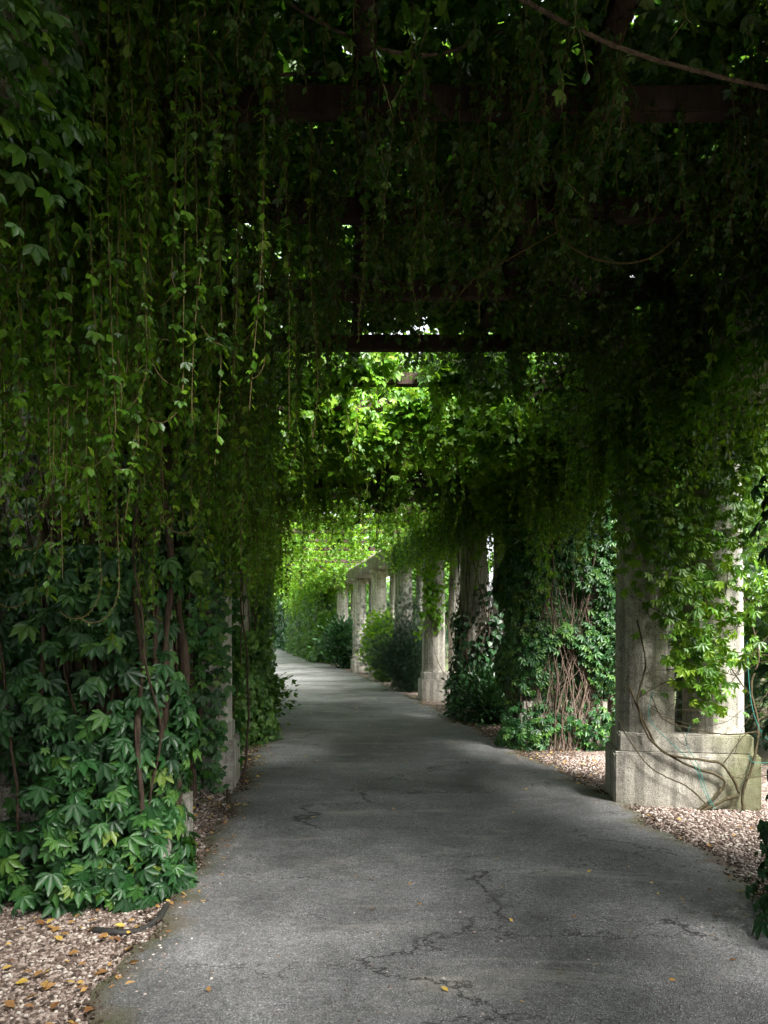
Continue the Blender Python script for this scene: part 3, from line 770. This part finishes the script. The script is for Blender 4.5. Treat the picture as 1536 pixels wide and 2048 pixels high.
# near left pier: broad five-fingered leaves, open to the right where the woody trunk shows
def kf(P):
    x, y, z = P[:, 0], P[:, 1], P[:, 2]
    d = np.clip(.6 + 1.7 * lump(P, 5, 2.3), .02, 1)
    bare = (x > -1.66) & (z > .5) & (z < 2.1)
    d = np.where(bare, np.clip(d, .5, 1), d)
    d = np.where((x > -1.9) & (z <= .6), 1., d)
    return d
ivy_on_pier(-1, 4.9, 16500, .098, T_PALM, 'glossy', 'broad leaved creeper mass filling the lower left, with woody trunks at its right', 0.03, 2.1, 1.03, .57, keepf=kf, stems=14, thick=.3,
            grow=lambda z: .06 * np.clip(1.2 - z, 0, 1), dx=-.41, dy=-.1)
ivy_on_pier(-1, 4.9, 6000, .075, T_TRI, 'creeper', 'dim creeper round the upper shafts above the broad leaves at the left', 1.9, 4.4, .72, .42, stems=0, thick=.15)
ivy_on_pier(-1, 1.6, 5000, .12, T_PALM, 'glossy', 'creeper on the columns beside the camera at the left edge', 0., 4.2, .6, .5, stems=8, bulge=.05, thick=.1)
ivy_on_pier(-1, 7.75, 8000, .085, T_TRI, 'glossy', 'bushy green creeper at the foot of the bare grey left shaft', .05, 2.6, .85, .6,
            keepf=lambda P: np.where(P[:, 0] > Ledge(7.75) - .07, .0, 1.) * np.clip(1. + .7 * lump(P, 2, 2), .1, 1) , stems=14, bias=.15)
ivy_on_pier(-1, 10.9, 8000, .085, T_TRI, 'tree', 'low green bush of creeper leaning over the left road edge', .0, 1.6, .76, .7, stems=8, bias=.2,
            grow=lambda z: .18 * np.clip(1 - z, 0, 1))
ivy_on_pier(-1, 14.2, 5000, .09, T_TRI, 'creeper', 'creeper round the left column sliver', .0, 2.6, .8, .5, stems=6, bias=.15)
ivy_on_pier(-1, 17.6, 4000, .1, T_TRI, 'creeper', 'creeper on the left columns where the path narrows', .0, 3., .8, .55, stems=5, bias=.1)
ivy_on_pier(-1, 21.4, 3500, .12, T_TRI, 'creeper', 'creeper on the farthest left columns', .0, 3.5, .8, .6, stems=4, bias=.1)

# right row
ivy_on_pier(1, 3.9, 6500, .085, T_PALM, 'ivy', 'dark creeper bulging in at the right picture edge', .02, 4., .86, .6, stems=10, dx=-.06, grow=lambda z: .12 * np.clip(1.1 - z, 0, 1),
            keepf=lambda P: np.clip(.95 + .9 * lump(P, 8, 2.), .1, 1))
ivy_on_pier(1, 10.4, 15000, .088, T_PALM, 'glossy', 'pale green creeper leaves over a thicket of brown stems', .02, 3.9, .8, .48, bulge=.24, stems=300, stem_r=(.0025, .009), stemmat='stem', thick=.12, bias=.15,
            keepf=lambda P: np.clip(np.where(P[:, 2] > 1.2, 1.3, .6) + .5 * lump(P, 4, 3.2), .05, 1), stem_top=2.6, stem_out=.06)
ivy_on_pier(1, 13.8, 9000, .09, T_LOBE, 'ivy', 'dark ivy heaped at the path bend', .0, 2.7, .72, .55, stems=60, stem_r=(.004, .015), stemmat='stem',
            grow=lambda z: .2 * np.clip(.9 - z, 0, 1), keepf=lambda P: np.clip(1. + .8 * lump(P, 9, 2.4), .2, 1) * np.clip((2.3 + .5 * lump(P, 3, 3) - P[:, 2]) * 1.2, 0, 1))
for y, lb in ((37.8, 'bright creeper half burying the far right columns'), (42.2, 'bright creeper wall beside the far road, nearest part'), (46.8, 'bright creeper wall beside the far road, middle part'), (51.6, 'creeper wall at the far end of the road')):
    ivy_on_pier(1, y, 8000, .17, T_TRI, 'tree', lb, 0., 4.6, 1.1, 2.1 if y > 40 else 1.2, stems=0, thick=.6, bulge=.25, grow=lambda z: .15 * np.clip(1.5 - z, 0, 1))

# woody trunks climbing the near left pier
def trunk_bundle(side, y, specs, label, mat='bark'):
    o = PIER[(side, y)]; cx, cy = o.location.x, o.location.y
    sa = Acc()
    for (ax, ay, bx, by, z1, r0) in specs:
        P = wander((ax, ay, -.02), (bx, by, z1), 44, .05)
        P[:, 0] += .012 * np.sin(np.linspace(0, 30, 44) + ax * 90); P[:, 1] += .02 * np.sin(np.linspace(0, 23, 44) + ax * 70)
        k = np.linspace(0, 1, 44)
        rr = r0 * (1.15 - .5 * k) * (1 + .18 * np.sin(k * 37 + ax * 50) + .1 * np.sin(k * 71))
        tube(sa, P, rr, 9)
    rebase(sa, (cx, cy, 0))
    o = empty('old_vine', (cx, cy, 0)); link_each(sa, 'trunk', mat, o, True)
    return tag(o, label, 'vine', 'old vine trunks')
sp = []
for i in range(56):
    t = i / 55; x0 = -1.78 + .42 * t; y0 = 4.52 + .12 * RNG.random() + (.1 if t > .8 else 0)
    sp.append((x0 + RNG.normal(0, .03), y0, x0 - RNG.choice([.05, .12, .5, .8]) + RNG.normal(0, .09), y0 + RNG.normal(.0, .08), RNG.uniform(3., 4.4), RNG.choice([.006, .009, .012, .02, .026]) * RNG.uniform(.8, 1.3)))
for i in range(16):
    sp.append((-1.44 + RNG.normal(0, .03), 4.6 + .4 * RNG.random(), -1.5 + RNG.normal(0, .06), 4.7 + .4 * RNG.random(), RNG.uniform(1.2, 4.2), RNG.uniform(.005, .016)))
trunk_bundle(-1, 4.9, sp, 'bundle of dark shaggy vine trunks at the left road edge')
sp = [(-2. + RNG.normal(0, .1), 7.2, -2. + RNG.normal(0, .12), 7.4, RNG.uniform(3, 4.2), RNG.uniform(.01, .04)) for i in range(16)]
trunk_bundle(-1, 7.75, sp, 'dark vine trunks left of the bare grey shaft')
sp = [(2.05 + .9 * RNG.random(), 9.85 + .1 * RNG.random(), 2.05 + .9 * RNG.random(), 9.95, RNG.uniform(2.5, 4.2), RNG.uniform(.008, .022)) for i in range(2)]
trunk_bundle(1, 10.4, sp, 'brown vine trunks rising through the woody thicket on the right')

# ---- bare vine stems on the near right pier
o = PIER[(1, 7.1)]; px, py = o.location.x, o.location.y; pa = o.rotation_euler.z
def pf(u, v, z): return np.array([px + u * cos(pa) - v * sin(pa), py + u * sin(pa) + v * cos(pa), z])
def spline(ctrl, n=40):
    ctrl = np.asarray(ctrl, float); m = len(ctrl); t = np.linspace(0, m - 1, n); out = []
    for q in t:
        i = min(int(q), m - 2); f = q - i
        p0, p1, p2, p3 = ctrl[max(i - 1, 0)], ctrl[i], ctrl[i + 1], ctrl[min(i + 2, m - 1)]
        out.append(.5 * ((2 * p1) + (-p0 + p2) * f + (2 * p0 - 5 * p1 + 4 * p2 - p3) * f * f + (-p0 + 3 * p1 - 3 * p2 + p3) * f ** 3))
    return np.array(out)
sa = Acc(); la = Acc()
G = [  # (u along the plinth front, v, z), radius
 ([(.08, -.42, 0), (.22, -.41, .12), (.30, -.4, .28), (-.05, -.4, .42), (-.32, -.4, .62), (-.42, -.36, .95), (-.35, -.32, 1.3), (-.42, -.3, 1.7)], .016),
 ([(.12, -.43, 0), (.3, -.42, .1), (.42, -.42, .17), (.3, -.4, .4), (.12, -.42, .45), (-.2, -.4, .5), (-.36, -.36, .75), (-.5, -.34, 1.1)], .018),
 ([(.46, -.43, 0), (.46, -.41, .18), (.55, -.4, .45), (.6, -.36, .75), (.55, -.33, 1.1), (.62, -.3, 1.4), (.5, -.28, 1.9)], .017),
 ([(.2, -.42, 0), (.0, -.41, .2), (-.3, -.4, .35), (-.5, -.4, .6), (-.6, -.38, .8)], .009),
 ([(.55, -.4, .7), (.3, -.4, .68), (.05, -.4, .72), (-.2, -.38, .8), (-.3, -.36, 1.0)], .008),
 ([(.4, -.42, .3), (.62, -.44, .33), (.85, -.42, .42), (.98, -.36, .7)], .006),
 ([(.55, -.36, 1.0), (.35, -.36, 1.3), (.2, -.34, 1.6), (.15, -.3, 2.1)], .007),
 ([(.58, -.34, .9), (.8, -.3, 1.2), (1.0, -.2, 1.35), (1.3, 0, 1.4)], .006),
 ([(.6, -.34, .8), (.85, -.3, .95), (1.15, -.2, 1.15), (1.5, 0, 1.25)], .005),
 ([(.5, -.33, 1.3), (.75, -.3, 1.6), (1.1, -.2, 1.75), (1.4, 0, 1.7)], .005),
 ([(-.4, -.34, 1.0), (-.1, -.36, 1.15), (.2, -.36, 1.0), (.45, -.36, 1.25), (.6, -.33, 1.6)], .005),
 ([(.3, -.4, .42), (.5, -.42, .7), (.7, -.4, .62), (.62, -.4, .4), (.35, -.42, .3)], .005),
]
for ctrl, r_ in G:
    P = spline([pf(*c_) for c_ in ctrl], 46); P += RNG.normal(0, .002, P.shape)
    k = np.linspace(1.15, .6, 46); tube(sa, P, r_ * .75 * k * (1 + .12 * np.sin(np.linspace(0, 40, 46))), 7)
for i in range(46):
    u0 = RNG.uniform(-.6, .8); z0 = RNG.uniform(.8, 2.6)
    P = wander(pf(u0, -.34, z0), pf(u0 + RNG.normal(0, .45), -.36, z0 + RNG.uniform(-.5, .8)), 18, .07)
    tube(sa, P, RNG.uniform(.0015, .004), 3)
# leaf sprays over the two shafts
zz = []
P = np.stack([RNG.uniform(-.66, .75, 5500), RNG.normal(-.42, .09, 5500), RNG.uniform(.75, 3.6, 5500)], -1)
dn = np.exp(-((P[:, 0] + .08 - .22 * (2 - P[:, 2])) / .2) ** 2) * np.clip((P[:, 2] - .7) * 1.5, 0, 1) + np.clip((P[:, 2] - 2.1) * .7, 0, 1)
dn += .38 * np.exp(-((P[:, 0] - .45) / .18) ** 2) * (P[:, 2] > 1.3) + .15 * (P[:, 2] > 1.9)
k = RNG.random(len(P)) < np.clip(dn * (.75 + .6 * lump(P, 1, 4)), 0, 1); P = P[k]
W = np.array([pf(*q) for q in P]); N = np.tile(np.array([sin(pa), -cos(pa), 0]), (len(W), 1)) + RNG.normal(0, .3, (len(W), 3))
ivy_leaves(la, W, N, .075, T_PALM, .1)
rebase(sa, (px, py, 0)); rebase(la, (px, py, 0))
r = empty('climbing_creeper', (px, py, 0)); tag(r, 'creeper with bare forked stems crossing the mossy plinth and leafy sprays on the shafts', 'creeper', IG)
la.link('foliage', 'vine', r); link_each(sa, 'stem', 'olive', r, True)
# teal garden cord
s = NT('teal_cord'); p = s.pbr((.02, .16, .14), .6); s.l(p.outputs[0], s.out.inputs[0]); M['cord'] = s.m
ca = Acc()
for ctrl in ([(-.3, -.4, 1.05), (-.33, -.42, .8), (-.1, -.42, .55), (.05, -.41, .4), (.12, -.43, .2), (.2, -.43, .02)],
             [(.02, -.4, .75), (-.02, -.42, .6), (.08, -.42, .4), (.16, -.43, .15), (.22, -.44, .02)],
             [(.5, -.38, 1.5), (.53, -.38, 1.0), (.6, -.42, .72), (.72, -.42, .58), (.7, -.42, .46), (.55, -.42, .44), (.5, -.42, .5)]):
    tube(ca, spline([pf(*c_) for c_ in ctrl], 40), .0032, 5)
rebase(ca, (px, py, 0))
tag(ca.link('garden_cord', 'cord', None, (px, py, 0)), 'thin teal garden cord looping down over the mossy plinth', 'cord')
# rubber edging at the foot of the near left creeper
s = NT('black_rubber'); nn_ = s.noise(8, 4); p = s.pbr(s.ramp(nn_.outputs[0], [(.3, (.012, .012, .012)), (.7, (.04, .038, .035))]).outputs[0], .6); s.l(p.outputs[0], s.out.inputs[0]); M['rubber'] = s.m
ca = Acc(); P = spline([(-1.55, 3.98, .045), (-1.42, 3.93, .05), (-1.3, 3.97, .05), (-1.24, 4.12, .05), (-1.25, 4.3, .05)], 30)
P[:, 2] -= .036; P[:, 2] += .006 * np.sin(np.linspace(0, 9, 30)); tube(ca, P, .019, 10); rebase(ca, (-1.4, 3.95, 0))
tag(ca.link('rubber_hose', 'rubber', None, (-1.4, 3.95, 0), smooth=True), 'black curved rubber hose on the gravel under the lower left creeper', 'hose')

# ---- single conspicuous strands
def single(p0, L, lsize, mat, label, curl=.9, tmpl=T_SIMPLE, spacing=.03, group=None, cat='vine strand', bias=.2, name='vine_strand', sway=.1, hook=None):
    la, sa = Acc(), Acc()
    P = strand_pts(p0, L, sway, 0)
    if hook is not None:
        m = 10; q = np.linspace(0, 2.2, m)[1:, None]; base = P[-1]; d = np.array([cos(hook), sin(hook) * .4, 0]); r_ = .13
        P = np.concatenate([P, base + d * r_ * (1 - np.cos(q)) + np.array([0, 0, -1]) * r_ * np.sin(q) * 1.5])
    tube(sa, P, np.linspace(.004, .003, len(P)), 4)
    seg = np.linalg.norm(np.diff(P, axis=0), axis=1); cum = np.concatenate([[0], np.cumsum(seg)])
    q = np.arange(.01, cum[-1], spacing)
    Q = np.stack([np.interp(q, cum, P[:, i]) for i in range(3)], -1); Q = np.repeat(Q, 2, 0); n = len(Q)
    th = RNG.random(n) * 2 * pi; out = np.stack([np.cos(th), np.sin(th), np.zeros(n)], -1)
    tip = out * RNG.uniform(.3, .9, (n, 1)) + np.array([0, 0, -1]) * RNG.uniform(.4, 1., (n, 1))
    taper = np.clip(1.25 - np.repeat(q, 2) / cum[-1], .35, 1)
    leaves(la, Q, tip, out * .8 + [0, 0, 1] + RNG.normal(0, .3, (n, 3)), RNG.uniform(.7, 1.2, n) * lsize * taper, tmpl, np.clip(RNG.normal(.5 + bias, .2, n), 0, 1))
    rebase(la, p0); rebase(sa, p0)
    r = empty(name, p0); tag(r, label, cat, group)
    la.link('foliage', mat, r); sa.link('stem', 'runner', r)
    return r
VG = 'long dangling vine strands'
near = [(-1.72, 3.45, 3.25, 1.35, 'leftmost long vine strand dangling at the picture edge', 0), (-1.58, 3.5, 3.2, 1.15, 'silvery green vine strand next to the leftmost one', 2.6),
        (-1.45, 3.4, 3.1, .95, 'vine strand with an upturned reddish tip, third from the left edge', 3.0), (-1.38, 3.6, 3.2, 1.35, 'vine strand hanging before the dark hollow, fourth from the left edge', 3.),
        (-1.27, 3.5, 3.15, 1.32, 'brightest long vine strand with curled tip above the broad leaves', 3.1), (-1.18, 3.8, 3.1, .8, 'short vine strand right of the brightest one', .3)]
for x, y, z, L, lb, hk in near: single((x, y, z), L, .05, 'creeper', lb, group=VG, hook=hk)
mid = [(-.72, 9.2, 3.95, .95, 'narrow vine strand at the left of the leaf gap'), (-.55, 9.1, 4., 1.2, 'yellow vine strand hanging in the left of the leaf gap'), (-.36, 9., 4.05, 1.1, 'long yellow vine strand ending in a small hook, left of the leaf gap'),
       (-.02, 9.3, 4.05, 1.35, 'long vine strand hanging from the middle of the leaf gap'), (.3, 9.5, 4., 1.2, 'vine strand below the pale beam end'), (.95, 9.3, 3.9, 1.35, 'lone vine strand at the right of the leaf gap'),
       (.72, 9.1, 3.9, .9, 'thin vine strand left of the lone right one')]
for x, y, z, L, lb in mid: single((x, y, z), L, .065, 'lit_fresh', lb, group=VG, hook=RNG.random() * 6)
up = [(-.9, 3.9, 3.9, .6, 'dim vine strand at the upper left of the roof'), (-.1, 3.8, 4., .95, 'dim vine strand in the middle of the topmost beam'), (.22, 3.8, 4., 1.0, 'leafy vine strand near the centre hanging across the second beam'),
      (.45, 4.1, 4., .7, 'short vine strand right of the centre one under the top beam'), (-.5, 5.6, 4., 1.1, 'vine strand hanging before the third beam left of the leaf gap')]
for x, y, z, L, lb in up: single((x, y, z), L, .05, 'creeper', lb, group=VG, tmpl=T_TRI, spacing=.045)
# drooping vine on the pale column of the right row
o5 = PIER[(1, 17.3)]; qx, qy = o5.location.x - .34, o5.location.y - .33
la, sa = Acc(), Acc()
for i in range(7):
    P = strand_pts((qx + RNG.normal(0, .1), qy - RNG.random() * .1, 3.5), RNG.uniform(1.3, 2.3), .08, 0); tube(sa, P, .005, 4)
    Q = P[RNG.integers(0, len(P), 55)]; n = len(Q); th = RNG.random(n) * 2 * pi; out = np.stack([np.cos(th), -np.abs(np.sin(th)), np.zeros(n)], -1)
    leaves(la, Q + RNG.normal(0, .05, Q.shape), out * .6 + [0, 0, -1], out + [0, 0, .6], RNG.uniform(.06, .13, n), T_LOBE, np.clip(RNG.normal(.6, .2, n), 0, 1))
for ctrl in ([(-.2, 0, 1.9), (-.1, -.02, 1.3), (.05, -.02, .8), (.3, -.1, .45), (.55, -.15, .3)], [(.2, 0, 1.9), (.3, -.02, 1.3), (.35, -.02, .8), (.55, -.1, .5)]):
    tube(sa, spline([(qx + .1 + c_[0], qy + c_[1] - .02, c_[2]) for c_ in ctrl], 24), .008, 5)
rebase(la, (qx, qy, 0)); rebase(sa, (qx, qy, 0))
r = empty('climbing_creeper', (qx, qy, 0)); tag(r, 'bright broad leaved vine drooping down the pale column beside the yew', 'creeper', IG)
la.link('foliage', 'lit_fresh', r); link_each(sa, 'stem', 'stem', r)
# bare loops of runner under the roof
sa = Acc(); tube(sa, spline([(1.05, 4.35, 4.3), (.98, 4.3, 4.05), (1.02, 4.3, 3.85), (1.25, 4.3, 3.72), (1.55, 4.3, 3.75), (1.9, 4.35, 4.1)], 40), .006, 6)
rebase(sa, (1.3, 4.3, 3.9)); tag(sa.link('bare_runner', 'runner', None, (1.3, 4.3, 3.9)), 'bare loop of vine stem hanging below the second beam, upper right', 'vine stem', 'bare vine stems')
sa = Acc(); tube(sa, spline([(1.02, 4.3, 3.9), (.75, 4.3, 3.75), (.5, 4.3, 3.6), (.35, 4.3, 3.4)], 30), .004, 5)
rebase(sa, (.7, 4.3, 3.7)); tag(sa.link('bare_runner', 'runner', None, (.7, 4.3, 3.7)), 'thin stem swinging left from the bare loop under the second beam', 'vine stem', 'bare vine stems')

# ------------------------------------------------------------------ shrubs
def shrub(name, loc, R, H, n, size, tmpl, mat, label, cat, group=None, nb=16, up=.5, base=.15):
    la, sa = Acc(), Acc(); PP = []; TT = []
    for i in range(nb):
        th = RNG.random() * 2 * pi; e = RNG.uniform(.2, 1.)
        tipp = np.array([cos(th) * R * e, sin(th) * R * e, H * ((1.12 - .9 * e) if mat == 'yew' else (1.05 - .55 * e ** 2)) * RNG.uniform(.6, 1.02)])
        P = spline([(0, 0, 0), (tipp[0] * .35, tipp[1] * .35, tipp[2] * .45), tuple(tipp)], 12); P += RNG.normal(0, .012, P.shape)
        tube(sa, P, np.linspace(.018, .004, 12), 5)
        m = n // nb; k = RNG.random(m) ** .6; idx = k * 11; i0 = np.minimum(idx.astype(int), 10); fr = (idx - i0)[:, None]
        Q = P[i0] * (1 - fr) + P[i0 + 1] * fr; spread = .25 * R * (.35 + k)[:, None]
        D = RNG.normal(0, 1, (m, 3)); Q = Q + D * spread * [1, 1, .8]
        Q[:, 2] = np.abs(Q[:, 2]) + .02
        PP.append(Q); TT.append(nrm(D) * .7 + nrm(P[-1:] - P[0]) * .6)
    P = np.concatenate(PP); T = np.concatenate(TT); T[:, 2] += up - .5
    leaves(la, P, T, RNG.normal(0, .5, P.shape) + [0, 0, 1], RNG.uniform(.6, 1.3, len(P)) * size, tmpl)
    r = empty(name, loc); tag(r, label, cat, group)
    la.link('foliage', mat, r); sa.link('branch', 'trunk', r)
    return r
shrub('yew_bush', (Redge(19.4) + .3, 19.5, 0), 1.0, 3.0, 20000, .12, T_SPRAY, 'yew', 'tall dark yew bush between the pale columns on the right', 'yew', 'shrubs along the right row', 26, .7)
shrub('yew_bush', (Redge(27.5) + .9, 27.4, 0), .95, 3.3, 8000, .16, T_SPRAY, 'yew', 'dark spreading yew behind the far pale column', 'yew', 'shrubs along the right row', 22, .7)
shrub('leafy_shrub', (Redge(23.4) + .3, 23.4, 0), .7, 2.0, 6500, .12, T_TRI, 'lit_fresh', 'light green feathery shrub between two far columns', 'shrub', 'shrubs along the right row', 20)
shrub('leafy_shrub', (Redge(31.6) + .35, 31.4, 0), .95, 2.0, 8000, .13, T_LOBE, 'ivy', 'round dark shrub before the grey far columns', 'shrub', 'shrubs along the right row', 22)
shrub('leafy_shrub', (Redge(35.6) + .5, 35.6, 0), .9, 2.6, 5000, .16, T_TRI, 'creeper', 'dark green shrub under the bright far creeper', 'shrub', 'shrubs along the right row', 20)
shrub('ivy_bush', (Redge(12.6) + .45, 12.9, 0), .6, .95, 3500, .085, T_SIMPLE, 'ivy', 'low dark bush with pointed leaves at the path bend', 'shrub', 'shrubs along the right row', 18)
shrub('leafy_shrub', (Ledge(12.) - .2, 12., 0), .55, 1.2, 6000, .08, T_TRI, 'tree', 'small green bush reaching over the left road edge', 'shrub', 'shrubs along the left row', 18)
shrub('leafy_shrub', (-2.75, 6.3, 0), .9, 1.7, 5000, .09, T_TRI, 'lit_fresh', 'sunlit bush seen between the left columns', 'shrub', 'shrubs along the left row', 20)
shrub('leafy_shrub', (4.9, 10.2, 0), .9, 1.9, 6000, .07, T_SPRAY, 'yew', 'dark conifer shrub behind the bare right columns', 'shrub', 'shrubs along the right row', 20)
shrub('leafy_shrub', (5.6, 12.4, 0), 1.2, 2.6, 5000, .11, T_TRI, 'tree', 'tall light shrub beyond the bare right columns', 'shrub', 'shrubs along the right row', 20)

# ------------------------------------------------------------------ trees beyond
TG = 'trees beyond the pergola'
def tree(loc, H, R, n, size, mat, label, z0=1.2):
    la, sa = Acc(), Acc()
    T = wander((0, 0, -.1), (RNG.normal(0, .3), RNG.normal(0, .3), H * .8), 16, .12); tube(sa, T, np.linspace(.22, .06, 16) * H / 8, 9)
    cl = []
    for i in range(26):
        k = RNG.uniform(.2, 1); b = T[int(k * 15)]; th = RNG.random() * 2 * pi; L = R * (1.1 - .5 * k) * RNG.uniform(.5, 1)
        e = b + np.array([cos(th) * L, sin(th) * L, RNG.uniform(-.1, .5) * L]); tube(sa, wander(b, e, 8, .12), np.linspace(.05, .015, 8), 5)
        cl.append((e, R * RNG.uniform(.28, .5))); cl.append(((b + e) / 2, R * .3))
    m = n // len(cl); PP = []
    for c_, r_ in cl:
        D = nrm(RNG.normal(0, 1, (m, 3))) * (RNG.random((m, 1)) ** .4) * r_; D[:, 2] *= .7; PP.append(c_ + D)
    P = np.concatenate(PP); P = P[P[:, 2] > z0 * RNG.uniform(.3, 1, len(P))]
    leaves(la, P, RNG.normal(0, 1, P.shape) + [0, 0, -.5], RNG.normal(0, .6, P.shape) + [0, 0, 1], RNG.uniform(.6, 1.3, len(P)) * size, T_LOBE)
    r = empty('park_tree', loc); tag(r, label, 'tree', TG)
    la.link('crown', mat, r); sa.link('trunk', 'trunk', r, smooth=True)
for (x, y, H, R, n, sz, mt, lb) in [
    (5.2, 12.9, 8.2, 2.4, 9000, .16, 'tree', 'light green tree behind the columns at the path bend'),
    (6.3, 2.2, 8, 2.6, 9500, .14, 'tree', 'added unseen tree outside the right picture edge, filtering sun on the mossy plinth'),  # out of view, added to thin the sun on the near right plinth
    (6.2, 8.8, 6.5, 2.6, 15000, .12, 'tree', 'leafy tree filling the gap at the right picture edge'),
    (10.5, 20, 8, 3.2, 9000, .2, 'tree', 'green tree behind the woody thicket on the right'),
    (7.5, 25, 7, 2.6, 8000, .2, 'lit_fresh', 'bright tree glimpsed between the dark ivy and the pale column'),
    (7, 34, 8, 3, 8000, .24, 'lit_fresh', 'bright tree glimpsed behind the yew'),
    (3.5, 44, 8, 3, 8000, .26, 'tree', 'tree behind the far columns'),
    (-2, 56, 9, 3.5, 8000, .3, 'tree', 'tree behind the bright creeper wall'),
    (-9, 68, 9, 3.5, 8000, .34, 'tree', 'tree above the far end of the creeper wall'),
    (-6.8, 12, 6, 2.4, 9000, .16, 'tree', 'tree seen through the gap beside the bare grey left shaft'),
    (-7.5, 18, 7, 2.8, 8000, .2, 'tree', 'tree behind the left column row'),
    (-5.8, 7, 5, 2., 9000, .13, 'lit_fresh', 'light tree behind the near left creeper'),
    ]: tree((x, y, 0), H, R, n, sz, mt, lb, .3)

# creeper clad hedge closing the view at the bend
def hedge(pts, H, thick, n, size, mat, label):
    pts = np.asarray(pts, float); t = RNG.random(n) * (len(pts) - 1); i = np.minimum(t.astype(int), len(pts) - 2); f = (t - i)[:, None]
    Q = pts[i] * (1 - f) + pts[i + 1] * f; P = np.column_stack([Q, RNG.random(n) * H]); P[:, :2] += RNG.uniform(-thick, thick, (n, 2)); P += RNG.normal(0, .1, P.shape)
    P[:, 2] = np.abs(P[:, 2]) * (1 + .12 * lump(P, 2, .8)); la = Acc()
    leaves(la, P, RNG.normal(0, .6, P.shape) + [0, 0, -1], RNG.normal(0, .5, P.shape) + [0, -.8, .6], RNG.uniform(.6, 1.3, n) * size, T_LOBE)
    loc = (*pts.mean(0), 0); rebase(la, loc)
    return tag(la.link('creeper_hedge', mat, None, loc), label, 'hedge')
hy = np.arange(55, 92, 3.)
hedge([(Redge(y) + .8, y) for y in hy], 4.8, .8, 22000, .32, 'ivy', 'tall dark creeper wall where the path disappears round the bend')
hedge([(-6.5, 24), (-8.5, 32), (-11, 42), (-14, 52)], 3.5, .8, 9000, .3, 'creeper', 'dark hedge behind the left row')

hedge([(-3.3, 1.8), (-3.1, 3), (-3.0, 4.6)], 2.9, .4, 4500, .15, 'ivy', 'added dark hedge outside the left columns, dimming the near gravel')  # hedge added to block light from the left near the camera

# creeper clinging to the faces of the lintels
for side, y0, y1, lb in ((-1, 2.1, 14, 'creeper clothing the left lintel'), (1, 2.2, 21.5, 'creeper clothing the near half of the right lintel')):
    n = 13000; y = RNG.uniform(y0, y1, n); face = (Redge(y) + .105) if side > 0 else (Ledge(y) - .065)
    z = RNG.uniform(3.35, 4.35, n) - .25 * RNG.exponential(.5, n); under = RNG.random(n) < .25
    x = face - side * RNG.uniform(0, .16, n); x = np.where(under, face + side * RNG.uniform(0, 1.1, n), x); z = np.where(under, 3.6 - RNG.uniform(0, .25, n), z)
    P = np.stack([x, y, z], -1); N = np.tile([-float(side), -.35, 0.], (n, 1)) + RNG.normal(0, .3, (n, 3))
    la = Acc(); ivy_leaves(la, P, N, .065, T_TRI); base = (float(x.mean()), float(y.mean()), 3.9); rebase(la, base)
    r = empty('lintel_creeper', base); tag(r, lb, 'creeper'); la.link('foliage', 'creeper', r)
